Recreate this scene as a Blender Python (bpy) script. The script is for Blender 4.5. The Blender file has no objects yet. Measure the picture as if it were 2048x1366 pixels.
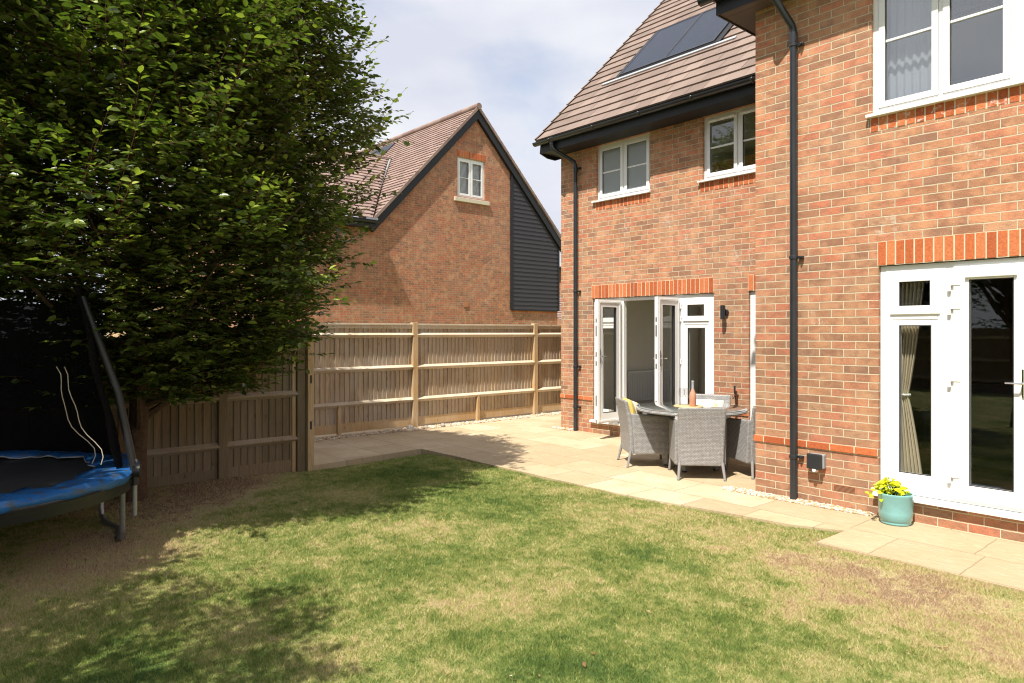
import bpy, math, random
import numpy as np
from mathutils import Vector, Matrix
random.seed(7); RS = np.random.RandomState(11)
S = bpy.context.scene; COL = S.collection
rad = math.radians
# ------------------------------------------------------------------ camera
cd = bpy.data.cameras.new('camera'); cam = bpy.data.objects.new('camera', cd); COL.objects.link(cam)
cam.location = (0, 0, 1.656); cam.rotation_euler = (rad(90), 0, math.atan2(.75381, .65709))
cd.sensor_width = 36; cd.lens = 24.18; cd.shift_y = -0.0092; cd.clip_start = .05; cd.clip_end = 500
S.camera = cam
# ------------------------------------------------------------------ light
SUN_EL = rad(59); SX, SY = math.sin(rad(17)), -math.cos(rad(17))      # direction towards the sun, in the ground plane
w = bpy.data.worlds.new('World'); S.world = w; w.use_nodes = True
nt = w.node_tree; nt.nodes.clear()
def nd(nt, t, **k):
    n = nt.nodes.new(t)
    for a, b in k.items():
        if a.startswith('i_'):
            n.inputs[a[2:].replace('_', ' ')].default_value = b
        else: setattr(n, a, b)
    return n
sky = nd(nt, 'ShaderNodeTexSky', sky_type='NISHITA', sun_disc=False, sun_elevation=SUN_EL,
         sun_rotation=math.atan2(SX, SY), air_density=1.1, dust_density=1.0)
skys = nd(nt, 'ShaderNodeVectorMath', operation='SCALE'); skys.inputs['Scale'].default_value = .12
nt.links.new(sky.outputs[0], skys.inputs[0])
tc = nd(nt, 'ShaderNodeTexCoord'); mp = nd(nt, 'ShaderNodeMapping'); mp.inputs['Scale'].default_value = (1, 1, 2.4)
mp.inputs['Location'].default_value = (.35, .2, .1)
nt.links.new(tc.outputs['Generated'], mp.inputs[0])
nz = nd(nt, 'ShaderNodeTexNoise'); nz.inputs['Scale'].default_value = 2.1; nz.inputs['Detail'].default_value = 9; nz.inputs['Roughness'].default_value = .52
nz.inputs['Distortion'].default_value = .3
nt.links.new(mp.outputs[0], nz.inputs['Vector'])
cr = nd(nt, 'ShaderNodeValToRGB'); cr.color_ramp.elements[0].position = .14; cr.color_ramp.elements[1].position = .46
nt.links.new(nz.outputs['Fac'], cr.inputs[0])
nz2 = nd(nt, 'ShaderNodeTexNoise'); nz2.inputs['Scale'].default_value = 3.3; nz2.inputs['Detail'].default_value = 6
nt.links.new(mp.outputs[0], nz2.inputs['Vector'])
cl = nd(nt, 'ShaderNodeMix', data_type='RGBA'); cl.inputs[6].default_value = (.47, .49, .565, 1); cl.inputs[7].default_value = (.60, .61, .64, 1)
cr2 = nd(nt, 'ShaderNodeValToRGB'); cr2.color_ramp.elements[0].position = .35; cr2.color_ramp.elements[1].position = .65
nt.links.new(nz2.outputs['Fac'], cr2.inputs[0]); nt.links.new(cr2.outputs[0], cl.inputs[0])
mx = nd(nt, 'ShaderNodeMix', data_type='RGBA')
nt.links.new(cr.outputs[0], mx.inputs[0]); nt.links.new(skys.outputs[0], mx.inputs[6]); nt.links.new(cl.outputs[2], mx.inputs[7])
bg = nd(nt, 'ShaderNodeBackground'); bg.inputs['Strength'].default_value = .93
nt.links.new(mx.outputs[2], bg.inputs[0])
ow = nd(nt, 'ShaderNodeOutputWorld'); nt.links.new(bg.outputs[0], ow.inputs[0])
sl = bpy.data.lights.new('sun', 'SUN'); sl.energy = 4.7; sl.angle = rad(.55); sl.color = (1, .94, .84)
so = bpy.data.objects.new('sun', sl); COL.objects.link(so)
sd = Vector((math.cos(SUN_EL)*SX, math.cos(SUN_EL)*SY, math.sin(SUN_EL)))
so.rotation_euler = sd.to_track_quat('Z', 'Y').to_euler(); so.location = sd*40
S.view_settings.view_transform = 'Standard'; S.view_settings.look = 'None'
S.view_settings.exposure = .73; S.view_settings.gamma = 1
S.cycles.max_bounces = 8; S.cycles.transparent_max_bounces = 24; S.cycles.use_denoising = True; S.cycles.filter_width = 1.15
S.cycles.caustics_reflective = False; S.cycles.caustics_refractive = False; S.cycles.sample_clamp_indirect = 6

# ------------------------------------------------------------------ materials
def mat(name):
    m = bpy.data.materials.new(name); m.use_nodes = True; t = m.node_tree
    return m, t, t.nodes['Principled BSDF']
def L(t, a, b): t.links.new(a, b)
def ramp(t, src, stops, interp='LINEAR'):
    r = nd(t, 'ShaderNodeValToRGB'); e = r.color_ramp; e.interpolation = interp
    e.elements[0].position = stops[0][0]; e.elements[0].color = (*stops[0][1], 1)
    e.elements[1].position = stops[-1][0]; e.elements[1].color = (*stops[-1][1], 1)
    for p, c in stops[1:-1]:
        x = e.elements.new(p); x.color = (*c, 1)
    if src: L(t, src, r.inputs[0])
    return r.outputs[0]
def noise(t, vec, scale, detail=4, rough=.55, out='Fac', dist=0):
    n = nd(t, 'ShaderNodeTexNoise'); n.inputs['Scale'].default_value = scale; n.inputs['Detail'].default_value = detail
    n.inputs['Roughness'].default_value = rough; n.inputs['Distortion'].default_value = dist
    if vec: L(t, vec, n.inputs['Vector'])
    return n.outputs[out]
def mix(t, f, a, b, mode='MIX'):
    m = nd(t, 'ShaderNodeMix', data_type='RGBA', blend_type=mode)
    for s, v in ((0, f), (6, a), (7, b)):
        if hasattr(v, 'links'): L(t, v, m.inputs[s])
        elif s == 0: m.inputs[0].default_value = v
        else: m.inputs[s].default_value = (*v, 1)
    return m.outputs[2]
def math_(t, op, a, b=None, c=None):
    m = nd(t, 'ShaderNodeMath', operation=op)
    for i, v in enumerate((a, b, c)):
        if v is None: continue
        if hasattr(v, 'links'): L(t, v, m.inputs[i])
        else: m.inputs[i].default_value = v
    return m.outputs[0]
def bump(t, b, h, dist=.01, strength=.6):
    n = nd(t, 'ShaderNodeBump'); n.inputs['Distance'].default_value = dist; n.inputs['Strength'].default_value = strength
    L(t, h, n.inputs['Height']); L(t, n.outputs[0], b.inputs['Normal'])
def pos(t): return nd(t, 'ShaderNodeNewGeometry').outputs['Position']
def objc(t): return nd(t, 'ShaderNodeTexCoord').outputs['Object']
def rnd(t, name='rnd'):
    return nd(t, 'ShaderNodeAttribute', attribute_name=name).outputs['Fac']
def scalev(t, v, s):
    m = nd(t, 'ShaderNodeVectorMath', operation='MULTIPLY'); L(t, v, m.inputs[0]); m.inputs[1].default_value = s
    return m.outputs[0]
def wallvec(t, P, N, ox=0, oz=0):
    sp = nd(t, 'ShaderNodeSeparateXYZ'); L(t, P, sp.inputs[0]); sn = nd(t, 'ShaderNodeSeparateXYZ'); L(t, N, sn.inputs[0])
    s = math_(t, 'GREATER_THAN', math_(t, 'ABSOLUTE', sn.outputs[0]), .7)
    d = math_(t, 'SUBTRACT', sp.outputs[1], sp.outputs[0])
    u = math_(t, 'ADD', math_(t, 'MULTIPLY_ADD', s, d, sp.outputs[0]), ox)
    z = math_(t, 'ADD', sp.outputs[2], oz)
    c = nd(t, 'ShaderNodeCombineXYZ'); L(t, u, c.inputs[0]); L(t, z, c.inputs[1])
    return c.outputs[0]
def brick_mat(name, stops, mortar, ox=0., oz=0., sc=1.):
    m, t, b = mat(name)
    g = nd(t, 'ShaderNodeNewGeometry')
    vec = wallvec(t, g.outputs['Position'], g.outputs['Normal'], ox, oz)
    wob = nd(t, 'ShaderNodeVectorMath', operation='MULTIPLY_ADD'); L(t, noise(t, vec, 9, 3, out='Color'), wob.inputs[0])
    wob.inputs[1].default_value = (.010, .009, 0); L(t, vec, wob.inputs[2])
    br = nd(t, 'ShaderNodeTexBrick', offset=.5, offset_frequency=2, squash=1); L(t, wob.outputs[0], br.inputs['Vector'])
    br.inputs['Color1'].default_value = (0, 0, 0, 1); br.inputs['Color2'].default_value = (1, 1, 1, 1); br.inputs['Mortar'].default_value = (.5, .5, .5, 1)
    br.inputs['Scale'].default_value = 1; br.inputs['Mortar Size'].default_value = .0056*sc; br.inputs['Mortar Smooth'].default_value = .25
    br.inputs['Brick Width'].default_value = .225; br.inputs['Row Height'].default_value = .075
    c = ramp(t, br.outputs['Color'], stops)
    # blotches, streaks and fine sand inside each brick
    c = mix(t, math_(t, 'MULTIPLY', ramp(t, noise(t, scalev(t, g.outputs['Position'], (1, 1, 2.2)), 11, 4), [(.46, (0,)*3), (.60, (1,)*3)]), .5), c, (.25, .13, .08))
    c = mix(t, math_(t, 'MULTIPLY', ramp(t, noise(t, g.outputs['Position'], 6, 3), [(.48, (0,)*3), (.66, (1,)*3)]), .5), c, (.62, .34, .18))
    c = mix(t, .35, c, ramp(t, noise(t, g.outputs['Position'], 160, 3), [(.3, (.2, .2, .2)), (.7, (.85, .85, .85))]), 'OVERLAY')
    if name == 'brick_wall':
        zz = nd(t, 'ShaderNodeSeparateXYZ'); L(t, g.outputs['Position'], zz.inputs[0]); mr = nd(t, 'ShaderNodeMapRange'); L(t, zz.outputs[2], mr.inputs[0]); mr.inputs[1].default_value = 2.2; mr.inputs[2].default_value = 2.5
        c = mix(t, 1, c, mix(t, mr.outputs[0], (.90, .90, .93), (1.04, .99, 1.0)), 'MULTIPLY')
    mo = mix(t, noise(t, g.outputs['Position'], 30, 3), tuple(v*.82 for v in mortar), mortar)
    c = mix(t, br.outputs['Fac'], c, mo)
    c = mix(t, math_(t, 'MULTIPLY', ramp(t, noise(t, g.outputs['Position'], .9, 5), [(.45, (0,)*3), (.75, (1,)*3)]), .13), c, (.62, .48, .36))
    c = mix(t, math_(t, 'MULTIPLY', ramp(t, noise(t, g.outputs['Position'], 1.7, 6, .7), [(.60, (0,)*3), (.70, (1,)*3)]), ramp(t, noise(t, g.outputs['Position'], 28, 4, .7), [(.48, (0,)*3), (.62, (.6,)*3)])), c, (.72, .64, .56))
    L(t, c, b.inputs['Base Color']); b.inputs['Roughness'].default_value = .88; b.inputs['Specular IOR Level'].default_value = .25
    h = math_(t, 'MULTIPLY_ADD', noise(t, g.outputs['Position'], 90, 3), .35, math_(t, 'SUBTRACT', 1, br.outputs['Fac']))
    bump(t, b, h, .012, .9)
    return m
MORT = (.63, .54, .385)
M = {}
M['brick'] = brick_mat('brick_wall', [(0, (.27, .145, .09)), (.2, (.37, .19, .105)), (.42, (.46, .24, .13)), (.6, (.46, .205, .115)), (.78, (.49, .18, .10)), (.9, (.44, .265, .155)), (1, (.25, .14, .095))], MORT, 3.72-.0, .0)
M['brick_low'] = M['brick']
M['brick_far'] = brick_mat('neighbour_brick', [(0, (.25, .125, .08)), (.22, (.31, .14, .085)), (.4, (.38, .165, .095)), (.6, (.43, .165, .09)), (.8, (.46, .145, .08)), (1, (.36, .18, .10))], (.50, .38, .26), 0, 0, 1.0)
M['brick_yellow'] = brick_mat('yellow_brick', [(0, (.42, .26, .14)), (.5, (.55, .38, .2)), (1, (.6, .42, .25))], (.6, .5, .36), 0, 0, 1.0)
def simple(name, c, rough=.5, spec=.5, metal=0, nscale=0, var=.15, bscale=0, bd=.001, coat=0):
    m, t, b = mat(name)
    if nscale:
        col = mix(t, noise(t, objc(t), nscale, 4), tuple(v*(1-var) for v in c), tuple(min(1, v*(1+var)) for v in c)); L(t, col, b.inputs['Base Color'])
    else: b.inputs['Base Color'].default_value = (*c, 1)
    b.inputs['Roughness'].default_value = rough; b.inputs['Specular IOR Level'].default_value = spec; b.inputs['Metallic'].default_value = metal
    if coat: b.inputs['Coat Weight'].default_value = coat
    if bscale: bump(t, b, noise(t, objc(t), bscale, 3), bd, .6)
    return m
M['upvc'] = simple('white_upvc', (.80, .80, .79), .32, .5, nscale=3, var=.03)
M['upvc_grey'] = simple('seal', (.03, .03, .03), .6)
M['black'] = simple('black_plastic', (.026, .028, .033), .3, .5, nscale=8, var=.3, bscale=60, bd=.0004)
M['fascia'] = simple('black_fascia', (.014, .014, .017), .5, .4, nscale=5, var=.3)
M['soffit'] = simple('brown_soffit', (.10, .075, .07), .6, .3, nscale=4, var=.1)
M['lead'] = simple('lead', (.33, .35, .38), .5, .4, .3, 14, .25)
M['whitemetal'] = simple('pale_flashing', (.42, .44, .46), .4, .5, .2, 10, .1)
M['chrome'] = simple('chrome', (.75, .75, .76), .15, .5, 1)
M['steel'] = simple('galvanised', (.32, .33, .34), .42, .5, .7, 30, .2)
M['soil'] = simple('soil', (.035, .022, .014), .95, .2, nscale=40, var=.5, bscale=60, bd=.01)
M['stone_sill'] = simple('cream_stone', (.60, .54, .42), .8, .3, nscale=12, var=.12, bscale=60)
M['terracotta'] = simple('terracotta', (.42, .19, .10), .85, .2, nscale=30, var=.2)
M['wallpaint'] = simple('cream_wall_paint', (.72, .68, .60), .8, .3, nscale=2, var=.04)
M['greywall'] = simple('grey_wall_paint', (.30, .30, .30), .8, .3, nscale=2, var=.04)
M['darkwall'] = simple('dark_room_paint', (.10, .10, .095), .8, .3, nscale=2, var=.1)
M['carpet'] = simple('room_floor', (.50, .42, .32), .8, .3, nscale=9, var=.3)
M['radiator'] = simple('radiator_white', (.62, .62, .60), .4)
M['charcoal'] = simple('charcoal_fabric', (.02, .02, .022), .9, .2, nscale=60, var=.4, bscale=200)
M['sofa'] = simple('navy_fabric', (.03, .04, .075), .9, .2, nscale=30, var=.4)
M['wood_board'] = simple('pale_wood', (.62, .42, .21), .5, .4, nscale=14, var=.2)
M['glaze'] = simple('turquoise_glaze', (.19, .43, .44), .16, .6, nscale=9, var=.22, coat=.4)
M['brown_pipe'] = simple('brown_pipe', (.10, .04, .02), .4)
M['bark'] = simple('bark', (.11, .07, .045), .9, .2, nscale=22, var=.5, bscale=40, bd=.02)
M['twig'] = simple('twig', (.12, .05, .03), .7, .3, nscale=12, var=.3)

def redbrick():
    m, t, b = mat('orange_brick'); P = pos(t)
    c = ramp(t, rnd(t), [(0, (.38, .10, .040)), (.5, (.49, .135, .05)), (1, (.57, .20, .085))])
    c = mix(t, .4, c, ramp(t, noise(t, P, 70, 4), [(.3, (.25,)*3), (.7, (.75,)*3)]), 'OVERLAY')
    L(t, c, b.inputs['Base Color']); b.inputs['Roughness'].default_value = .9; b.inputs['Specular IOR Level'].default_value = .2
    bump(t, b, noise(t, P, 60, 4), .006, .5); return m
M['redbrick'] = redbrick()
def bloom():
    m = M['redbrick'].copy(); m.name = 'bloomed_brick'; t = m.node_tree; b = t.nodes['Principled BSDF']; l = b.inputs['Base Color'].links[0]; src = l.from_socket
    t.links.remove(l)
    mm = nd(t, 'ShaderNodeMix', data_type='RGBA'); L(t, ramp(t, noise(t, pos(t), 17, 5, .65, dist=1), [(.55, (0,)*3), (.64, (.7,)*3)]), mm.inputs[0]); L(t, src, mm.inputs[6]); mm.inputs[7].default_value = (.70, .60, .54, 1)
    L(t, mm.outputs[2], b.inputs['Base Color']); return m
M['redbrick_bloom'] = bloom()
M['mortar'] = simple('mortar', MORT, .9, .2, nscale=30, var=.15, bscale=60, bd=.003)
def tile_m(name, a, b_, c_):
    m, t, b = mat(name); P = pos(t)
    c = ramp(t, rnd(t), [(0, a), (.5, b_), (1, c_)])
    c = mix(t, math_(t, 'MULTIPLY', ramp(t, noise(t, P, 2.5, 5), [(.45, (0,)*3), (.7, (1,)*3)]), .35), c, tuple(v*.7 for v in a))
    c = mix(t, .3, c, ramp(t, noise(t, P, 90, 2), [(.3, (.3,)*3), (.7, (.7,)*3)]), 'OVERLAY')
    L(t, c, b.inputs['Base Color']); b.inputs['Roughness'].default_value = .85; b.inputs['Specular IOR Level'].default_value = .25
    bump(t, b, noise(t, P, 60, 3), .003, .4); return m
M['tile'] = tile_m('roof_tile', (.185, .136, .114), (.225, .168, .142), (.265, .20, .168))
M['tile_far'] = tile_m('neighbour_tile', (.23, .16, .137), (.27, .19, .163), (.31, .222, .19))
M['verge'] = tile_m('verge_tile', (.22, .15, .13), (.27, .19, .16), (.31, .225, .19))
def solar_m():
    m, t, b = mat('solar_cell'); P = objc(t)
    br = nd(t, 'ShaderNodeTexBrick', offset=0); sp = nd(t, 'ShaderNodeSeparateXYZ'); L(t, P, sp.inputs[0])
    c = nd(t, 'ShaderNodeCombineXYZ'); L(t, sp.outputs[0], c.inputs[0]); L(t, math_(t, 'MULTIPLY', sp.outputs[1], 1.41), c.inputs[1])
    L(t, c.outputs[0], br.inputs['Vector']); br.inputs['Scale'].default_value = 1
    br.inputs['Brick Width'].default_value = .0255; br.inputs['Row Height'].default_value = .0255; br.inputs['Mortar Size'].default_value = .0018
    L(t, mix(t, br.outputs['Fac'], (.008, .011, .024), (.07, .085, .12)), b.inputs['Base Color'])
    b.inputs['Roughness'].default_value = .4; b.inputs['Specular IOR Level'].default_value = .25
    return m
M['solar'] = solar_m()
def clad_m():
    m, t, b = mat('black_cladding'); P = pos(t)
    L(t, mix(t, noise(t, scalev(t, P, (1, .6, 18)), 3, 4), (.022, .02, .024), (.045, .04, .046)), b.inputs['Base Color'])
    b.inputs['Roughness'].default_value = .6; return m
M['clad'] = clad_m()
def wood_m(name, a, b_, c_, grey):
    m, t, b = mat(name); P = pos(t)
    c = ramp(t, rnd(t), [(0, a), (.5, b_), (1, c_)])
    g = noise(t, scalev(t, P, (30, 30, 1.6)), 2.2, 5, dist=1.2)
    c = mix(t, math_(t, 'MULTIPLY', ramp(t, g, [(.4, (0,)*3), (.62, (1,)*3)]), .55), c, tuple(v*.62 for v in a))
    c = mix(t, math_(t, 'MULTIPLY', ramp(t, noise(t, P, 2.3, 5), [(.4, (0,)*3), (.65, (1,)*3)]), .6), c, grey)
    vo = nd(t, 'ShaderNodeTexVoronoi', feature='F1'); vo.inputs['Scale'].default_value = 1; L(t, scalev(t, P, (9, 9, 3.2)), vo.inputs['Vector'])
    c = mix(t, ramp(t, vo.outputs['Distance'], [(.05, (.8,)*3), (.10, (0,)*3)]), c, (.10, .055, .03))
    L(t, c, b.inputs['Base Color']); b.inputs['Roughness'].default_value = .85; b.inputs['Specular IOR Level'].default_value = .2
    bump(t, b, g, .003, .5); return m
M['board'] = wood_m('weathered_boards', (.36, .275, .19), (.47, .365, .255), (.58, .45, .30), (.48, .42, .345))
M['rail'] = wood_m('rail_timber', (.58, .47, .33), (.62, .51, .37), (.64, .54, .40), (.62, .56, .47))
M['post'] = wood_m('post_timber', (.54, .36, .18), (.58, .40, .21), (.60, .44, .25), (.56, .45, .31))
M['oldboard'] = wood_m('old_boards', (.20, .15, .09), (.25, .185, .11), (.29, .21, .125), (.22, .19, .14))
def glass_m(name, tint=(.95, .96, .955), refl=1.0):
    m, t, b = mat(name); t.nodes.remove(b); out = t.nodes['Material Output']
    g_ = nd(t, 'ShaderNodeNewGeometry'); dp = nd(t, 'ShaderNodeVectorMath', operation='DOT_PRODUCT'); L(t, g_.outputs['Normal'], dp.inputs[0]); L(t, g_.outputs['Incoming'], dp.inputs[1])
    q = math_(t, 'POWER', math_(t, 'SUBTRACT', 1, math_(t, 'ABSOLUTE', dp.outputs['Value'])), 5)
    f = math_(t, 'MINIMUM', math_(t, 'MULTIPLY', math_(t, 'MULTIPLY_ADD', q, .955, .045), 1.0*refl), 1)
    tr = nd(t, 'ShaderNodeBsdfTransparent'); tr.inputs[0].default_value = (*tint, 1)
    gl = nd(t, 'ShaderNodeBsdfGlossy'); gl.inputs['Roughness'].default_value = .015
    bn = nd(t, 'ShaderNodeBump'); bn.inputs['Distance'].default_value = .0025; bn.inputs['Strength'].default_value = .25; L(t, noise(t, pos(t), 1.7, 2), bn.inputs['Height']); L(t, bn.outputs[0], gl.inputs['Normal'])
    ms = nd(t, 'ShaderNodeMixShader'); L(t, f, ms.inputs[0]); L(t, tr.outputs[0], ms.inputs[1]); L(t, gl.outputs[0], ms.inputs[2])
    L(t, ms.outputs[0], out.inputs[0]); return m
M['glass'] = glass_m('window_glass')
M['glass_sky'] = glass_m('sky_reflecting_glass', (.92, .95, .97), 4.6)
M['glass_up'] = glass_m('upper_window_glass', (.92, .95, .96), 2.3)
def solidglass(name, c, rough=0):
    m, t, b = mat(name); b.inputs['Base Color'].default_value = (*c, 1); b.inputs['Transmission Weight'].default_value = 1
    b.inputs['Roughness'].default_value = rough; b.inputs['IOR'].default_value = 1.3; return m
def frosted():
    m = M['glass_up'].copy(); m.name = 'obscured_glass'; t = m.node_tree; out = t.nodes['Material Output']; src = out.inputs[0].links[0].from_socket
    df = nd(t, 'ShaderNodeBsdfDiffuse'); df.inputs[0].default_value = (.36, .39, .40, 1); ms = nd(t, 'ShaderNodeMixShader'); ms.inputs[0].default_value = .6
    L(t, src, ms.inputs[1]); L(t, df.outputs[0], ms.inputs[2]); L(t, ms.outputs[0], out.inputs[0]); return m
M['frosted'] = frosted()
M['clearglass'] = glass_m('wine_glass', (.96, .97, .98), 1.5)
def rose():
    m, t, b = mat('rose_bottle'); b.inputs['Base Color'].default_value = (.90, .42, .26, 1); b.inputs['Roughness'].default_value = .08
    b.inputs['Transmission Weight'].default_value = .35; b.inputs['Coat Weight'].default_value = .5; return m
M['rose'] = rose()
def tabletop():
    m, t, b = mat('table_glass'); b.inputs['Base Color'].default_value = (.12, .14, .14, 1); b.inputs['Roughness'].default_value = .03
    b.inputs['Coat Weight'].default_value = 1; b.inputs['Specular IOR Level'].default_value = .8; return m
M['tabletop'] = tabletop()
def weave():
    m, t, b = mat('grey_rattan'); tcn = nd(t, 'ShaderNodeTexCoord')
    vec = wallvec(t, tcn.outputs['Object'], tcn.outputs['Normal'])
    br = nd(t, 'ShaderNodeTexBrick', offset=.5); L(t, vec, br.inputs['Vector']); br.inputs['Scale'].default_value = 1
    br.inputs['Brick Width'].default_value = .030; br.inputs['Row Height'].default_value = .0145; br.inputs['Mortar Size'].default_value = .0026; br.inputs['Mortar Smooth'].default_value = 1
    br.inputs['Color1'].default_value = (.37, .375, .385, 1); br.inputs['Color2'].default_value = (.52, .525, .54, 1); br.inputs['Mortar'].default_value = (.07, .065, .06, 1)
    c = mix(t, math_(t, 'MULTIPLY', noise(t, tcn.outputs['Object'], 30, 2), .5), br.outputs['Color'], (.30, .26, .22))
    L(t, c, b.inputs['Base Color']); b.inputs['Roughness'].default_value = .5
    bump(t, b, math_(t, 'SUBTRACT', 1, br.outputs['Fac']), .006, 1); return m
M['weave'] = weave()
M['weaveleg'] = simple('grey_leg', (.27, .265, .265), .5, .4, nscale=60, var=.2, bscale=150)
def leaf_m(name, stops, trans=.35):
    m, t, b = mat(name)
    c = ramp(t, rnd(t), stops)
    L(t, c, b.inputs['Base Color']); b.inputs['Roughness'].default_value = .34; b.inputs['Specular IOR Level'].default_value = .55
    tl = nd(t, 'ShaderNodeBsdfTranslucent'); L(t, mix(t, 1, c, (1.0, 1.25, .5), 'MULTIPLY'), tl.inputs[0])
    ms = nd(t, 'ShaderNodeMixShader'); ms.inputs[0].default_value = trans
    L(t, b.outputs[0], ms.inputs[1]); L(t, tl.outputs[0], ms.inputs[2]); L(t, ms.outputs[0], t.nodes['Material Output'].inputs[0]); return m
M['leaf'] = leaf_m('tree_leaf', [(0, (.033, .050, .014)), (.5, (.080, .115, .024)), (.75, (.16, .215, .038)), (1, (.42, .47, .10))], .32)
M['leaf2'] = leaf_m('far_leaf', [(0, (.03, .06, .02)), (.6, (.05, .10, .03)), (1, (.09, .15, .04))], .3)
M['flower'] = leaf_m('yellow_leaf', [(0, (.40, .52, .02)), (.5, (.66, .66, .02)), (1, (.85, .74, .03))], .3)
def net_m():
    m, t, b = mat('black_netting'); t.nodes.remove(b); out = t.nodes['Material Output']
    tr = nd(t, 'ShaderNodeBsdfTransparent'); df = nd(t, 'ShaderNodeBsdfDiffuse'); df.inputs[0].default_value = (.012, .012, .013, 1)
    ms = nd(t, 'ShaderNodeMixShader'); f = ramp(t, noise(t, scalev(t, pos(t), (3, 3, .8)), 2, 3), [(.3, (.94,)*3), (.7, (.99,)*3)])
    L(t, f, ms.inputs[0]); L(t, tr.outputs[0], ms.inputs[1]); L(t, df.outputs[0], ms.inputs[2]); L(t, ms.outputs[0], out.inputs[0]); return m
M['net'] = net_m()
def pad_m():
    m, t, b = mat('blue_pad'); P = pos(t)
    c = mix(t, ramp(t, noise(t, scalev(t, P, (3, 3, 3)), 4, 5), [(.52, (0,)*3), (.64, (1,)*3)]), (.022, .13, .38), (.07, .10, .15))
    c = mix(t, ramp(t, noise(t, P, 14, 4), [(.66, (0,)*3), (.73, (1,)*3)]), c, (.16, .08, .035))
    L(t, c, b.inputs['Base Color']); b.inputs['Roughness'].default_value = .35; bump(t, b, noise(t, P, 9, 4), .02, .7); return m
M['pad'] = pad_m()
M['mat'] = simple('trampoline_mat', (.055, .055, .056), .6, .4, nscale=9, var=.5)
M['padwhite'] = simple('white_trim', (.6, .6, .58), .5)
M['foam'] = simple('black_foam', (.015, .015, .016), .4, .5, nscale=9, var=.3, bscale=25, bd=.004)
def curtain_m(name, c, tr=.4):
    m, t, b = mat(name); b.inputs['Base Color'].default_value = (*c, 1); b.inputs['Roughness'].default_value = .9
    tl = nd(t, 'ShaderNodeBsdfTranslucent'); tl.inputs[0].default_value = (*c, 1)
    ms = nd(t, 'ShaderNodeMixShader'); ms.inputs[0].default_value = tr
    L(t, b.outputs[0], ms.inputs[1]); L(t, tl.outputs[0], ms.inputs[2]); L(t, ms.outputs[0], t.nodes['Material Output'].inputs[0]); return m
M['curtain'] = curtain_m('cream_curtain', (.74, .66, .50)); M['voile'] = curtain_m('white_voile', (.85, .85, .86))
def cushion_m(name, base, c1, c2, sc):
    m, t, b = mat(name); P = objc(t)
    c = mix(t, ramp(t, noise(t, P, sc, 2), [(.55, (0,)*3), (.58, (1,)*3)]), base, c1)
    c = mix(t, ramp(t, noise(t, P, sc*1.4, 1, dist=1.5), [(.62, (0,)*3), (.64, (1,)*3)]), c, c2)
    L(t, c, b.inputs['Base Color']); b.inputs['Roughness'].default_value = .9; bump(t, b, noise(t, P, 200, 2), .002, .5); return m
M['cush_yellow'] = cushion_m('yellow_cushion', (.72, .54, .14), (.75, .58, .2), (.75, .62, .3), 12)
M['cush_blue'] = cushion_m('blue_print_cushion', (.72, .68, .58), (.04, .13, .32), (.72, .5, .08), 11)
M['cush_leaf'] = cushion_m('leaf_print_cushion', (.74, .75, .70), (.35, .5, .2), (.7, .62, .12), 14)

# lawn colour shared by soil sheet and blades: world-space noise
def lawn_fac(t):
    P = pos(t); s = nd(t, 'ShaderNodeVectorMath', operation='MULTIPLY'); L(t, P, s.inputs[0]); s.inputs[1].default_value = (1, 1, 0); P = s.outputs[0]
    a = noise(t, P, 1.3, 5, .6); b_ = noise(t, P, 4.2, 5, .65); c = noise(t, P, 13, 5, .7)
    f = math_(t, 'ADD', math_(t, 'MULTIPLY', a, .8), math_(t, 'MULTIPLY_ADD', b_, .95, math_(t, 'MULTIPLY_ADD', c, .95, -.785)))
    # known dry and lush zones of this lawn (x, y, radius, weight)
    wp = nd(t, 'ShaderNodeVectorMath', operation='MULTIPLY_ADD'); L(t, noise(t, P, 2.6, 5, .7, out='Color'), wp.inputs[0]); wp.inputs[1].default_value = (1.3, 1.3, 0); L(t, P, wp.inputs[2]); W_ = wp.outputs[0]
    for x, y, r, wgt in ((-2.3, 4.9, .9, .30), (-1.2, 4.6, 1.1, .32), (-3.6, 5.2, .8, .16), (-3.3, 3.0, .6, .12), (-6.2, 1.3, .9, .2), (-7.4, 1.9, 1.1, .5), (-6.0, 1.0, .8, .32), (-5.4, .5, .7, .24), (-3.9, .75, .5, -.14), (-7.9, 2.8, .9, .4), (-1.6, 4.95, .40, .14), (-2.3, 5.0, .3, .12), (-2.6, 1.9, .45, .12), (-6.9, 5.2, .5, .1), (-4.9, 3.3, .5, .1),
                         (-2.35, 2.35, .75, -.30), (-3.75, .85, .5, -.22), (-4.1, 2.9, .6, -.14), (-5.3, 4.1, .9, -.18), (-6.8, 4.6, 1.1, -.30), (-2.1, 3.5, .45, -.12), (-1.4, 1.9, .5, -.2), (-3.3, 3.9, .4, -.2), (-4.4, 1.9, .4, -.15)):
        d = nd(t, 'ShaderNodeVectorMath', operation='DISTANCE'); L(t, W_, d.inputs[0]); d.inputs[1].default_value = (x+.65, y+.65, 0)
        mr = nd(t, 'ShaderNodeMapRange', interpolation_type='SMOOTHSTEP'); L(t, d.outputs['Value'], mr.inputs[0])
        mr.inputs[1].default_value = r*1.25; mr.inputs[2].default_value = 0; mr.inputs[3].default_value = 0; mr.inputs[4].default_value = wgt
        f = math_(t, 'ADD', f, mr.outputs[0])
    return f, P
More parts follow.
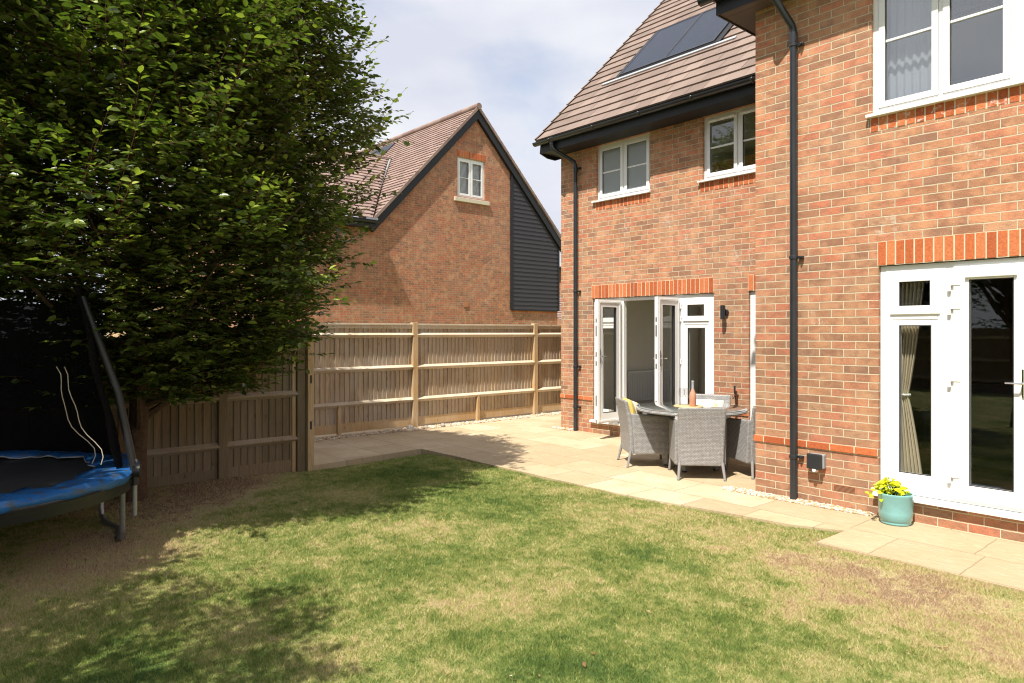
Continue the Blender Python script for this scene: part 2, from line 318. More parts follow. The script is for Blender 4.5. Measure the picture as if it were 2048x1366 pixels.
def lawn_m():
    m, t, b = mat('lawn_ground'); f, P = lawn_fac(t)
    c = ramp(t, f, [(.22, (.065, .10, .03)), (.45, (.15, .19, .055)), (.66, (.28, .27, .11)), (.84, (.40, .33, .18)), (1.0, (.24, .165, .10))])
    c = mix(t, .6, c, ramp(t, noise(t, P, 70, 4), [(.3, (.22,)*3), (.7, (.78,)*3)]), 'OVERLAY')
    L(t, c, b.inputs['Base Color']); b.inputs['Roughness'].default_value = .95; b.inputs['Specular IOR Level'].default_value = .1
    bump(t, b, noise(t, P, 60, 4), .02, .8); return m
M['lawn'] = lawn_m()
def blade_m():
    m, t, b = mat('grass_blade'); f, P = lawn_fac(t)
    f = math_(t, 'ADD', f, math_(t, 'MULTIPLY_ADD', rnd(t), .46, -.21))
    c = ramp(t, f, [(.16, (.095, .17, .038)), (.40, (.195, .265, .055)), (.60, (.33, .35, .10)), (.78, (.52, .48, .21)), (.92, (.64, .53, .30)), (1.0, (.54, .40, .25))])
    L(t, c, b.inputs['Base Color']); b.inputs['Roughness'].default_value = .6; b.inputs['Specular IOR Level'].default_value = .25
    tl = nd(t, 'ShaderNodeBsdfTranslucent'); L(t, c, tl.inputs[0]); ms = nd(t, 'ShaderNodeMixShader'); ms.inputs[0].default_value = .35
    L(t, b.outputs[0], ms.inputs[1]); L(t, tl.outputs[0], ms.inputs[2]); L(t, ms.outputs[0], t.nodes['Material Output'].inputs[0]); return m
M['blade'] = blade_m()
def patio_m():
    m, t, b = mat('sandstone_paving'); P = pos(t)
    mpn = nd(t, 'ShaderNodeMapping'); mpn.inputs['Location'].default_value = (2.49, -5.38-.02, 0); L(t, P, mpn.inputs[0])
    wob = nd(t, 'ShaderNodeVectorMath', operation='MULTIPLY_ADD'); L(t, noise(t, P, 7, 3, out='Color'), wob.inputs[0]); wob.inputs[1].default_value = (.02, .02, 0); L(t, mpn.outputs[0], wob.inputs[2])
    br = nd(t, 'ShaderNodeTexBrick', offset=.37, offset_frequency=2, squash=.66, squash_frequency=3); L(t, wob.outputs[0], br.inputs['Vector'])
    br.inputs['Scale'].default_value = 1; br.inputs['Brick Width'].default_value = .9; br.inputs['Row Height'].default_value = .58; br.inputs['Mortar Size'].default_value = .005
    br.inputs['Mortar Smooth'].default_value = .3
    br.inputs['Color1'].default_value = (0,)*3+(1,); br.inputs['Color2'].default_value = (1,)*3+(1,); br.inputs['Mortar'].default_value = (.5,)*3+(1,)
    c = ramp(t, br.outputs['Color'], [(0, (.40, .315, .20)), (.5, (.50, .40, .26)), (1, (.59, .48, .335))])
    c = mix(t, math_(t, 'MULTIPLY', ramp(t, noise(t, P, 2.2, 6, .65), [(.40, (0,)*3), (.66, (1,)*3)]), .65), c, (.40, .30, .175))
    c = mix(t, math_(t, 'MULTIPLY', ramp(t, noise(t, scalev(t, P, (1, 3, 1)), 6, 5, dist=2), [(.5, (0,)*3), (.7, (1,)*3)]), .35), c, (.62, .50, .34))
    c = mix(t, math_(t, 'MULTIPLY', ramp(t, noise(t, P, 45, 3), [(.62, (0,)*3), (.75, (1,)*3)]), .3), c, (.28, .22, .14))
    mo = mix(t, noise(t, P, 3.1, 2), (.16, .12, .075), (.40, .32, .20))
    c = mix(t, math_(t, 'MULTIPLY', br.outputs['Fac'], .85), c, mo)
    L(t, c, b.inputs['Base Color']); b.inputs['Roughness'].default_value = .8; b.inputs['Specular IOR Level'].default_value = .25
    h = math_(t, 'MULTIPLY_ADD', noise(t, scalev(t, P, (1, 2.4, 1)), 7, 6, .6, dist=1.5), .9, math_(t, 'MULTIPLY', math_(t, 'SUBTRACT', 1, br.outputs['Fac']), .5))
    bump(t, b, h, .016, .8); return m
M['patio'] = patio_m()
def pebble_m():
    m, t, b = mat('pebbles'); P = pos(t)
    c = ramp(t, rnd(t), [(0, (.52, .46, .36)), (.3, (.66, .60, .48)), (.5, (.44, .31, .16)), (.7, (.38, .21, .09)), (.85, (.78, .74, .68)), (1, (.24, .21, .18))])
    c = mix(t, .3, c, ramp(t, noise(t, P, 60, 3), [(.3, (.3,)*3), (.7, (.7,)*3)]), 'OVERLAY')
    L(t, c, b.inputs['Base Color']); b.inputs['Roughness'].default_value = .7; return m
M['pebble'] = pebble_m()

# ------------------------------------------------------------------ mesh helpers
class MB:
    def __init__(s): s.v = []; s.f = []; s.r = []
    def add(s, vs, fs, r=None):
        o = len(s.v); s.v += [tuple(v) for v in vs]; s.f += [tuple(i+o for i in f) for f in fs]
        r = random.random() if r is None else r
        s.r += [r]*len(fs); return s
    def box(s, x0, x1, y0, y1, z0, z1, r=None, M4=None):
        vs = [(x, y, z) for x in (x0, x1) for y in (y0, y1) for z in (z0, z1)]
        if M4 is not None: vs = [M4 @ Vector(v) for v in vs]
        return s.add(vs, [(0, 1, 3, 2), (4, 6, 7, 5), (0, 4, 5, 1), (2, 3, 7, 6), (0, 2, 6, 4), (1, 5, 7, 3)], r)
    def quad(s, a, b, c, d, r=None): return s.add([a, b, c, d], [(0, 1, 2, 3)], r)
    def prism(s, poly, axis, a0, a1, r=None):
        n = len(poly)
        def mk(p, a): return {'x': (a, p[0], p[1]), 'y': (p[0], a, p[1]), 'z': (p[0], p[1], a)}[axis]
        vs = [mk(p, a0) for p in poly]+[mk(p, a1) for p in poly]
        return s.add(vs, [tuple(range(n))[::-1], tuple(range(n, 2*n))]+[(i, (i+1) % n, n+(i+1) % n, n+i) for i in range(n)], r)
    def tube(s, pts, rr, n=10, cap=True, r=None):
        pts = [Vector(p) for p in pts]; k = len(pts)
        rr = [rr]*k if not hasattr(rr, '__len__') else rr
        vs = []; fs = []; up = None
        for i, p in enumerate(pts):
            d = (pts[min(i+1, k-1)]-pts[max(i-1, 0)]).normalized()
            if up is None: up = Vector((0, 0, 1)) if abs(d.z) < .9 else Vector((1, 0, 0))
            a = d.cross(up).normalized(); b = a.cross(d).normalized(); up = b
            for j in range(n):
                t = 2*math.pi*j/n; vs.append(p+(a*math.cos(t)+b*math.sin(t))*rr[i])
        for i in range(k-1):
            for j in range(n): fs.append((i*n+j, i*n+(j+1) % n, (i+1)*n+(j+1) % n, (i+1)*n+j))
        if cap: fs += [tuple(range(n))[::-1], tuple(range((k-1)*n, k*n))]
        return s.add(vs, fs, r)
    def lathe(s, prof, c=(0, 0, 0), n=32, r=None):
        vs = []; fs = []; k = len(prof)
        for R_, z in prof:
            for j in range(n): t = 2*math.pi*j/n; vs.append((c[0]+R_*math.cos(t), c[1]+R_*math.sin(t), c[2]+z))
        for i in range(k-1):
            for j in range(n): fs.append((i*n+j, i*n+(j+1) % n, (i+1)*n+(j+1) % n, (i+1)*n+j))
        return s.add(vs, fs, r)
ORG = {}
def setrnd(me, r):
    a = me.attributes.new('rnd', 'FLOAT', 'FACE'); a.data.foreach_set('value', np.asarray(r, dtype=np.float32))
def link(name, me, m, parent=None, bevel=0, smooth=False, org=None, solid=0):
    o = bpy.data.objects.new(name, me); COL.objects.link(o); me.materials.append(M[m] if isinstance(m, str) else m)
    if parent is not None: o.parent = parent; o.location = Vector(org)-ORG[parent.name]
    else: o.location = org
    ORG[o.name] = Vector(org)
    if smooth:
        me.polygons.foreach_set('use_smooth', [True]*len(me.polygons))
    if bevel:
        b = o.modifiers.new('bevel', 'BEVEL'); b.width = bevel; b.segments = 2; b.limit_method = 'ANGLE'
        if not smooth: b.harden_normals = False
    if smooth:
        me.set_sharp_from_angle(angle=rad(38)) if hasattr(me, 'set_sharp_from_angle') else None
    return o
def build(mb, name, m, parent=None, bevel=0, smooth=False, org=None):
    v = np.array(mb.v, dtype=float)
    if org is None: org = (v.min(0)+v.max(0))/2; org[2] = v[:, 2].min()
    me = bpy.data.meshes.new(name); me.from_pydata((v-np.array(org)).tolist(), [], mb.f); me.update()
    setrnd(me, mb.r)
    return link(name, me, m, parent, bevel, smooth, org)
def empty(name, loc, label, cat, group=None, rz=0):
    o = bpy.data.objects.new(name, None); COL.objects.link(o); o.location = loc; o.rotation_euler = (0, 0, rz); o.empty_display_size = .2
    o['label'] = label; o['category'] = cat
    if group: o['group'] = group
    ORG[o.name] = Vector(loc); return o
def tag(o, label=None, cat=None, group=None, kind=None):
    for k, v in (('label', label), ('category', cat), ('group', group), ('kind', kind)):
        if v: o[k] = v
    return o
def fastmesh(name, V, F, r, m, parent=None, org=(0, 0, 0), smooth=False):
    """V (n,3), F (k,c) int array of faces with equal corner count"""
    V = np.asarray(V, dtype=np.float32)-np.array(org, dtype=np.float32); F = np.asarray(F, dtype=np.int32); k, c = F.shape
    me = bpy.data.meshes.new(name); me.vertices.add(len(V)); me.vertices.foreach_set('co', V.ravel())
    me.loops.add(k*c); me.loops.foreach_set('vertex_index', F.ravel()); me.polygons.add(k)
    me.polygons.foreach_set('loop_start', np.arange(0, k*c, c, dtype=np.int32))
    try: me.polygons.foreach_set('loop_total', np.full(k, c, dtype=np.int32))
    except Exception: pass
    me.update(calc_edges=True); me.validate(); setrnd(me, r)
    return link(name, me, m, parent, 0, smooth, org)

# wall lying in a plane; axis 'x' -> plane y=c, axis 'y' -> plane x=c ; dn = inward sign of the reveal
def wall(name, m, parent, axis, c, u0, u1, z0, z1, holes=(), depth=.1, dn=1, top=None):
    mb = MB(); us = sorted({u0, u1}|{h[0] for h in holes}|{h[1] for h in holes}); zs = sorted({z0, z1}|{h[2] for h in holes}|{h[3] for h in holes})
    P = (lambda u, d, z: (u, c+d*dn, z)) if axis == 'x' else (lambda u, d, z: (c+d*dn, u, z))
    for i in range(len(us)-1):
        for j in range(len(zs)-1):
            a, b, e, f = us[i], us[i+1], zs[j], zs[j+1]
            if any(h[0] <= a and b <= h[1] and h[2] <= e and f <= h[3] for h in holes): continue
            mb.quad(P(a, 0, e), P(b, 0, e), P(b, 0, f), P(a, 0, f)); mb.quad(P(a, depth, e), P(a, depth, f), P(b, depth, f), P(b, depth, e))
    for (a, b, e, f) in holes:
        for q in ((P(a, 0, e), P(a, 0, f), P(a, depth, f), P(a, depth, e)), (P(b, 0, e), P(b, depth, e), P(b, depth, f), P(b, 0, f)),
                  (P(a, 0, e), P(a, depth, e), P(b, depth, e), P(b, 0, e)), (P(a, 0, f), P(b, 0, f), P(b, depth, f), P(a, depth, f))): mb.quad(*q)
    for (a, b) in (((u0, z0), (u0, z1)), ((u1, z0), (u1, z1)), ((u0, z1), (u1, z1)), ((u0, z0), (u1, z0))):
        mb.quad(P(a[0], 0, a[1]), P(b[0], 0, b[1]), P(b[0], depth, b[1]), P(a[0], depth, a[1]))
    return build(mb, name, m, parent)
def soldier(name, parent, axis, c, u0, u1, z0, z1, dn=-1, proud=.004, w=.065, p=.075, m='redbrick'):
    """upright bricks with mortar behind"""
    mb = MB(); n = max(1, round((u1-u0)/p)); p = (u1-u0)/n; w = p-.010
    for i in range(n):
        a = u0+i*p+.005+random.uniform(-.0015, .0015); b = a+w; q = proud+random.uniform(-.0015, .0025)
        e = z0+.004+random.uniform(-.002, .002); f = z1-.005+random.uniform(-.002, .003)
        if axis == 'x': mb.box(a, b, c+dn*q, c-dn*.02, e, f)
        else: mb.box(c+dn*q, c-dn*.02, a, b, e, f)
    o = build(mb, name, m, parent, bevel=.003)
    mb = MB(); q = .0012
    if axis == 'x': mb.box(u0, u1, c+dn*q, c-dn*.03, z0, z1)
    else: mb.box(c+dn*q, c-dn*.03, u0, u1, z0, z1)
    build(mb, 'mortar_bed', 'mortar', o)
    return o
def stretchers(name, parent, y, u0, u1, z0, z1, proud=.015):
    mb = MB(); u = u0
    first = True
    while u < u1-.02:
        b = min(u+(.1125 if first else .225), u1); first = False
        q = proud+random.uniform(-.002, .002); mb.box(u+.003 if u > u0 else u-.0, b-.007, y-q, y+.02, z0+.001, z1-.001); u = b
    o = build(mb, name, 'redbrick', parent, bevel=.003)
    mb = MB(); mb.box(u0+.004, u1-.004, y-proud+.004, y+.02, z0+.003, z1-.003); build(mb, 'mortar_bed', 'mortar', o)
    return o
def fbox(mb, axis, u0, u1, d0, d1, z0, z1):
    if axis == 'x': mb.box(u0, u1, d0, d1, z0, z1)
    else: mb.box(d0, d1, u0, u1, z0, z1)
def ring_frame(mb, axis, u0, u1, d0, d1, z0, z1, w, wb=None):
    wb = wb or w
    fbox(mb, axis, u0, u0+w, d0, d1, z0, z1); fbox(mb, axis, u1-w, u1, d0, d1, z0, z1)
    fbox(mb, axis, u0+w, u1-w, d0, d1, z1-w, z1); fbox(mb, axis, u0+w, u1-w, d0, d1, z0, z0+wb)
def window(parent, axis, c, dn, u0, u1, z0, z1, n=2, bar=True, glass='glass', out=None, w=.045, sw=.05, setb=.05, vent=False):
    """casement window; c is wall plane, dn the inward sign"""
    f = MB(); d = lambda k: c+dn*k
    ring_frame(f, axis, u0, u1, d(setb), d(setb+.065), z0, z1, w)
    pw = (u1-u0-2*w-(n-1)*.03)/n; panes = []
    for i in range(n):
        a = u0+w+i*(pw+.03); b = a+pw
        if i: fbox(f, axis, a-.03, a, d(setb), d(setb+.065), z0+w, z1-w)
        ring_frame(f, axis, a+.002, b-.002, d(setb-.012), d(setb+.05), z0+w+.002, z1-w-.002, sw)
        panes.append((a+sw, b-sw, z0+w+sw, z1-w-sw))
        if bar: zc = (z0+z1)/2+.0; fbox(f, axis, a+sw, b-sw, d(setb+.004), d(setb+.030), zc-.012, zc+.012)
        if vent: fbox(f, axis, a+sw*.6, b-sw*.6, d(setb-.028), d(setb-.0125), z1-w-sw*.75, z1-w-sw*.2)
    wo = build(f, 'window', 'upvc', parent, bevel=.004)
    for (a, b, e, g) in panes:
        p = MB(); fbox(p, axis, a-.005, b+.005, d(setb+.014), d(setb+.0205), e-.005, g+.005); build(p, 'pane', glass, wo)
        k = MB(); ring_frame(k, axis, a-.0005, b+.0005, d(setb+.002), d(setb+.0135), e-.0005, g+.0005, .006); build(k, 'seal', 'upvc_grey', wo)
    return wo, panes

# ------------------------------------------------------------------ ground
Yn, Yf, Xc, Xf = 6.595, 8.441, -3.72, -8.394
mb = MB(); mb.quad((-150, -150, -.25), (150, -150, -.25), (150, 150, -.25), (-150, 150, -.25))
tag(build(mb, 'ground', 'lawn'), 'dry open ground reaching beyond the gardens and houses', 'ground', kind='structure')
nx, ny = 110, 150
gx = np.linspace(-8.12, 7, nx); gy = np.linspace(-14, 5.9, ny)
XX, YY = np.meshgrid(gx, gy); 
def lawn_h(x, y):
    z = -.020+.006*np.sin(x*1.7+y*.6)+.005*np.sin(y*2.3-x)+.004*np.sin(x*4.1)*np.sin(y*3.3)
    z = z-.055*np.clip((-7.0-x)/1.1, 0, 1)*np.clip((y-2.6)/1.2, 0, 1)
    return z
ZZ = lawn_h(XX, YY); V = np.stack([XX.ravel(), YY.ravel(), ZZ.ravel()], 1)
idx = np.arange(nx*ny).reshape(ny, nx); F = np.stack([idx[:-1, :-1].ravel(), idx[:-1, 1:].ravel(), idx[1:, 1:].ravel(), idx[1:, :-1].ravel()], 1)
lawn = fastmesh('lawn', V, F, np.zeros(len(F)), 'lawn', smooth=True); tag(lawn, 'patchy green and straw coloured garden lawn', 'lawn', kind='structure')
# patio sheets with real thickness
def slab(mb, poly, z0, z1): mb.prism(poly, 'z', z0, z1)
def edge(a, b, n, amp):
    return [(a[0]+(b[0]-a[0])*i/n+random.uniform(-amp, amp), a[1]+(b[1]-a[1])*i/n+random.uniform(-amp, amp)) for i in range(n)]
poly = edge((-8.04, 3.66), (-8.22, 5.45), 6, .006)+edge((-8.22, 5.45), (-4.6, 5.46), 14, .012)+edge((-4.6, 5.46), (-2.9, 5.70), 6, .01)+edge((-2.9, 5.70), (-2.50, 5.86), 2, .006)+edge((-2.50, 5.86), (-2.51, 5.365), 2, .004)+edge((-2.51, 5.365), (5.5, 5.40), 22, .01)+[(5.5, 6.70), (-2.50, 6.70), (-3.6, 6.72), (-3.65, 8.5), (-8.30, 8.5), (-8.30, 15), (-12.5, 15), (-12.5, 3.66)]
mb = MB(); slab(mb, poly, -.24, 0.0)
tag(build(mb, 'patio', 'patio', org=(0, 0, 0)), 'pale sandstone slab patio running along the house', 'patio', kind='structure')

# grass blades
def inpoly(x, y, poly):
    c = np.zeros(len(x), bool); n = len(poly)
    for i in range(n):
        x1, y1 = poly[i]; x2, y2 = poly[(i+1) % n]
        if y1 == y2: continue
        hit = ((y1 > y) != (y2 > y)) & (x < (x2-x1)*(y-y1)/(y2-y1)+x1); c ^= hit
    return c
def blades(N, seed=3):
    rs = np.random.RandomState(seed)
    x = rs.uniform(-8.05, 2.5, N*5); y = rs.uniform(-1.4, 5.9, N*5)
    wd = -.75381*x+.65709*y; rt = .65709*x+.75381*y
    mg = wd*.80+.3-np.abs(rt)+1.1*rs.rand(len(x))**2; keep = (wd > 2.6-1.3*rs.rand(len(x))**2) & (mg > 0) & ~inpoly(x, y, [(p[0], p[1]+.012) for p in poly])
    keep &= rs.rand(len(x)) < np.clip((4.2/np.maximum(wd, 1))**1.6, .16, 1)
    bare = (rs.rand(len(x)) < .8*np.clip(1.9-np.hypot(x+7.7, y-1.9), 0, 1))|((np.abs(y-4.95-.12*np.sin(x*5)) < .14+.1*np.sin(x*3.1)) & (x > -2.7) & (rs.rand(len(x)) < .65)); keep &= ~bare
    x, y, wd = x[keep][:N], y[keep][:N], wd[keep][:N]; n = len(x)
    # clumping
    z = lawn_h(x, y); clump = .5+.5*np.sin(x*9+np.sin(y*7))*np.sin(y*8.3+np.sin(x*5))
    h = rs.uniform(.006, .015, n)*(1+.6*clump)*(1+.25*np.clip(wd/8, 0, 1)); wdt = rs.uniform(.0013, .0030, n)*(1+np.clip((wd-3)/6, 0, 1)*.9)
    a = rs.uniform(0, 2*np.pi, n); ln = rs.uniform(.3, 1.5, n)*h; la = rs.uniform(0, 2*np.pi, n)
    px, py = np.cos(a)*wdt, np.sin(a)*wdt
    V = np.empty((n, 3, 3)); V[:, 0] = np.stack([x-px, y-py, z-.004], 1); V[:, 1] = np.stack([x+px, y+py, z-.004], 1)
    V[:, 2] = np.stack([x+np.cos(la)*ln, y+np.sin(la)*ln, z+h], 1)
    F = np.arange(n*3).reshape(n, 3)
    return V.reshape(-1, 3), F, rs.rand(n)
V, F, r = blades(700000)
tag(fastmesh('grass', V, F, r, 'blade'), 'short mown grass, lush green in places and straw dry in others', 'grass', kind='stuff')

rs = np.random.RandomState(31); mb = MB()
for i in range(150):
    y = rs.uniform(1.0, 5.3); x = rs.uniform(-7.6, -1.2) if i % 3 else rs.uniform(-2.6, -1.0); z = float(lawn_h(x, y))+rs.uniform(.006, .016); a = rs.uniform(0, 6.3); l_ = rs.uniform(.006, .017) if i % 12 else rs.uniform(.02, .035); d = Vector((math.cos(a), math.sin(a), rs.uniform(-.3, .3))); sd_ = Vector((-d.y, d.x, rs.uniform(-.3, .3)))*.38
    c = Vector((x, y, z)); mb.add([c-d*l_, c+sd_*l_, c+d*l_, c-sd_*l_+Vector((0, 0, .003))], [(0, 1, 2, 3)])
M['litter'] = leaf_m('dead_leaf', [(0, (.10, .045, .02)), (.6, (.22, .12, .05)), (.85, (.36, .26, .13)), (1, (.45, .38, .25))], .1)
tag(build(mb, 'leaf_litter', 'litter'), 'scattered dead leaves and bits lying on the lawn', 'litter', kind='stuff')
# pebbles
ico = None
def icosphere():
    p = (1+5**.5)/2
    v = np.array([(-1, p, 0), (1, p, 0), (-1, -p, 0), (1, -p, 0), (0, -1, p), (0, 1, p), (0, -1, -p), (0, 1, -p), (p, 0, -1), (p, 0, 1), (-p, 0, -1), (-p, 0, 1)], float); v /= np.linalg.norm(v[0])
    f = [(0, 11, 5), (0, 5, 1), (0, 1, 7), (0, 7, 10), (0, 10, 11), (1, 5, 9), (5, 11, 4), (11, 10, 2), (10, 7, 6), (7, 1, 8), (3, 9, 4), (3, 4, 2), (3, 2, 6), (3, 6, 8), (3, 8, 9), (4, 9, 5), (2, 4, 11), (6, 2, 10), (8, 6, 7), (9, 8, 1)]
    return v, np.array(f)
IV, IF = icosphere()
def pebbles(name, n, sx, sy, smin, smax, label, z=.004, seed=5):
    rs = np.random.RandomState(seed); X, Y = sx(rs, n), sy(rs, n)
    Vs = []; Fs = []; rr = []
    for i in range(n):
        s = rs.uniform(smin, smax)*(1.5 if rs.rand() < .06 else 1); v = IV*(1+rs.uniform(-.22, .22, (12, 1)))*np.array([1, rs.uniform(.6, 1), rs.uniform(.4, .75)])*s
        a = rs.uniform(0, 6.3); c, q = math.cos(a), math.sin(a); v = np.stack([v[:, 0]*c-v[:, 1]*q, v[:, 0]*q+v[:, 1]*c, v[:, 2]], 1)+np.array([X[i], Y[i], z+s*.3*rs.rand()])
        Vs.append(v); Fs.append(IF+12*i); rr += [rs.rand()]*20
    return tag(fastmesh(name, np.concatenate(Vs), np.concatenate(Fs), rr, 'pebble', smooth=True), label, 'gravel', kind='stuff')
def strip_y(rs, n): 
    return None
rs_ = np.random.RandomState(9)
def nearx(rs, n): globals()['_t'] = rs.rand(n); return -4.02+1.47*globals()['_t']
def neary(rs, n): t = globals()['_t']; lo = np.where(t < .18, 6.42, 6.38+.10*t); return lo+(6.60-lo)*rs.rand(n)**.8
pebbles('gravel', 1500, nearx, neary, .007, .017, 'loose pale and orange pebbles at the foot of the near brick wall')
pebbles('gravel', 3200, lambda rs, n: -10.07+.26*rs.rand(n)**1.4, lambda rs, n: rs.uniform(3.7, 11.5, n), .010, .022, 'cream pebble strip along the foot of the lit fence', seed=8)
pebbles('gravel', 90, lambda rs, n: rs.uniform(-8.52, -8.08, n), lambda rs, n: rs.uniform(8.32, 8.43, n), .014, .032, 'white pebbles at the far brick corner', seed=12)
def rock(x, y, s, label, r):
    mb = MB(); rs = np.random.RandomState(int(abs(x*1000))); v = IV*(1+rs.uniform(-.25, .3, (12, 1)))*np.array([1, .8, .75])*s+np.array([x, y, s*.4])
    mb.add(v, [tuple(f) for f in IF], r); o = build(mb, 'rock', 'pebble', bevel=.008); tag(o, label, 'rock', 'loose rocks by the fence foot')
rock(-9.90, 6.36, .085, 'large pale grey rock just left of the middle fence post', .9)
rock(-9.86, 6.62, .05, 'small white rock at the foot of the middle fence post', .35)
rock(-9.84, 6.98, .06, 'grey rock just right of the middle fence post', .97)

# ------------------------------------------------------------------ our house
H = empty('brick_house', (Xc, Yn, 0), 'red brick house with tiled roof, white french windows and black gutters beside the patio', 'house')
NW = [(-2.575, -.42, 3.64, 4.93), (-2.515, -.25, .215, 2.256)]
wall('wall', 'brick', H, 'x', Yn, Xc, 5.5, -.2, 5.02, NW, depth=.11)
wall('wall', 'brick', H, 'y', Xc, Yn+.001, Yf, -.2, 5.02, (), depth=.11)
FW = [(-7.585, -6.495, 3.80, 4.70), (-5.574, -4.5, 3.80, 4.70), (-7.662, -5.39, .185, 2.205), (-4.86, -3.95, .185, 2.205)]
wall('wall', 'brick', H, 'x', Yf, Xf, Xc-.001, -.2, 4.72, FW, depth=.11)
# left gable wall (faces the side path)
mb = MB(); rz0 = 4.70; ridge_y, ridge_z = 13.2, 9.75
mb.prism([(Yf+.001, -.2), (18.0, -.2), (18.0, 4.9), (ridge_y, 9.6), (Yf+.35, 4.9), (Yf+.001, 4.7)], 'x', Xf, Xf+.11); build(mb, 'wall', 'brick', H)
# soldier courses and bands
soldier('lintel', H, 'x', Yn, -2.523, -.24, 2.256, 2.475)
soldier('sill_course', H, 'x', Yn, -2.588, -.40, 3.475, 3.608, m='redbrick_bloom')
soldier('lintel', H, 'x', Yf, -7.688, -5.40, 2.207, 2.425)
soldier('lintel', H, 'x', Yf, -4.87, -3.95, 2.207, 2.425)
soldier('sill_course', H, 'x', Yf, -7.60, -6.49, 3.64, 3.775)
soldier('sill_course', H, 'x', Yf, -5.615, -4.48, 3.64, 3.775)
stretchers('brick_band', H, Yn, Xc-.015, -2.515, .527, .592)
stretchers('brick_band', H, Yf, Xf-.015, -7.66, .527, .592)
stretchers('brick_band', H, Yf, -5.39, -4.86, .527, .592)
mb = MB(); mb.box(Xc-.015, Xc+.02, Yn+.03, Yf, .527, .592); build(mb, 'brick_band', 'redbrick', H)
# windows
def sill(parent, axis, c, dn, u0, u1, z0, z1, pr=.05, name='sill', m='upvc', back=.06):
    mb = MB()
    if axis == 'x':
        mb.prism([(c-dn*pr, z0), (c+dn*back, z0), (c+dn*back, z1+.006), (c-dn*pr, z1-.006)], 'x', u0, u1)
    else: mb.box(c-dn*pr, c+dn*back, u0, u1, z0, z1)
    return build(mb, name, m, parent, bevel=.003)
wo, _ = window(H, 'x', Yn, 1, -2.575, -1.475, 3.64, 4.93, 2, True, 'glass_sky', w=.05, sw=.052, setb=.035)
wo, _ = window(H, 'x', Yn, 1, -1.4748, -.42, 3.64, 4.93, 2, True, 'glass_sky', w=.05, sw=.052, setb=.035)
sill(H, 'x', Yn, 1, -2.61, -.40, 3.606, 3.64)
wo, _ = window(H, 'x', Yf, 1, -7.585, -6.495, 3.80, 4.70, 2, True, 'frosted', setb=.045, vent=False)
sill(H, 'x', Yf, 1, -7.65, -6.48, 3.772, 3.80)
wo, _ = window(H, 'x', Yf, 1, -5.574, -4.5, 3.80, 4.70, 2, True, 'glass_up', setb=.045, vent=True)
sill(H, 'x', Yf, 1, -5.63, -4.45, 3.772, 3.80)

def handle_set(parent, p, ax, out, lev=.11, up=.11):
    """lever handle: backplate + lever; ax = lever dir, out = outward normal"""
    ax, out, p = Vector(ax), Vector(out), Vector(p); mb = MB()
    mb.tube([p+Vector((0, 0, -up)), p+Vector((0, 0, up))], .013, 8); 
    mb.tube([p, p+out*.045, p+out*.055+ax*.015, p+out*.055+ax*lev], [.009, .009, .008, .007], 8)
    return build(mb, 'handle', 'chrome', parent, smooth=True)
def side_light(parent, c, u0, u1, z0, z1, setb, toplight=True, zt=1.80):
    f = MB(); d0, d1 = c+setb, c+setb+.07; w = .062; panes = []
    ring_frame(f, 'x', u0, u1, d0, d1, z0, z1, w, .09)
    if toplight:
        fbox(f, 'x', u0+w, u1-w, d0, d1, zt-.035, zt+.035)
        ring_frame(f, 'x', u0+w-.02, u1-w+.02, d0-.014, d0-.001, zt+.012, z1-w+.035, .075)
        panes.append((u0+w+.05, u1-w-.05, zt+.085, z1-w-.04)); ring_frame(f, 'x', u0+w, u1-w, d0+.004, d1-.004, z0+.09, zt-.035, .05); panes.append((u0+w+.05, u1-w-.05, z0+.14, zt-.085))
    else: panes.append((u0+w, u1-w, z0+.09, z1-w))
    o = build(f, 'side_window', 'upvc', parent, bevel=.004)
    for (a, b, e, g) in panes:
        p = MB(); fbox(p, 'x', a-.006, b+.006, d0+.022, d0+.03, e-.006, g+.006); build(p, 'pane', 'glass', o)
        k = MB(); ring_frame(k, 'x', a-.0005, b+.0005, d0+.006, d0+.0215, e-.0005, g+.0005, .007); build(k, 'seal', 'upvc_grey', o)
    return o
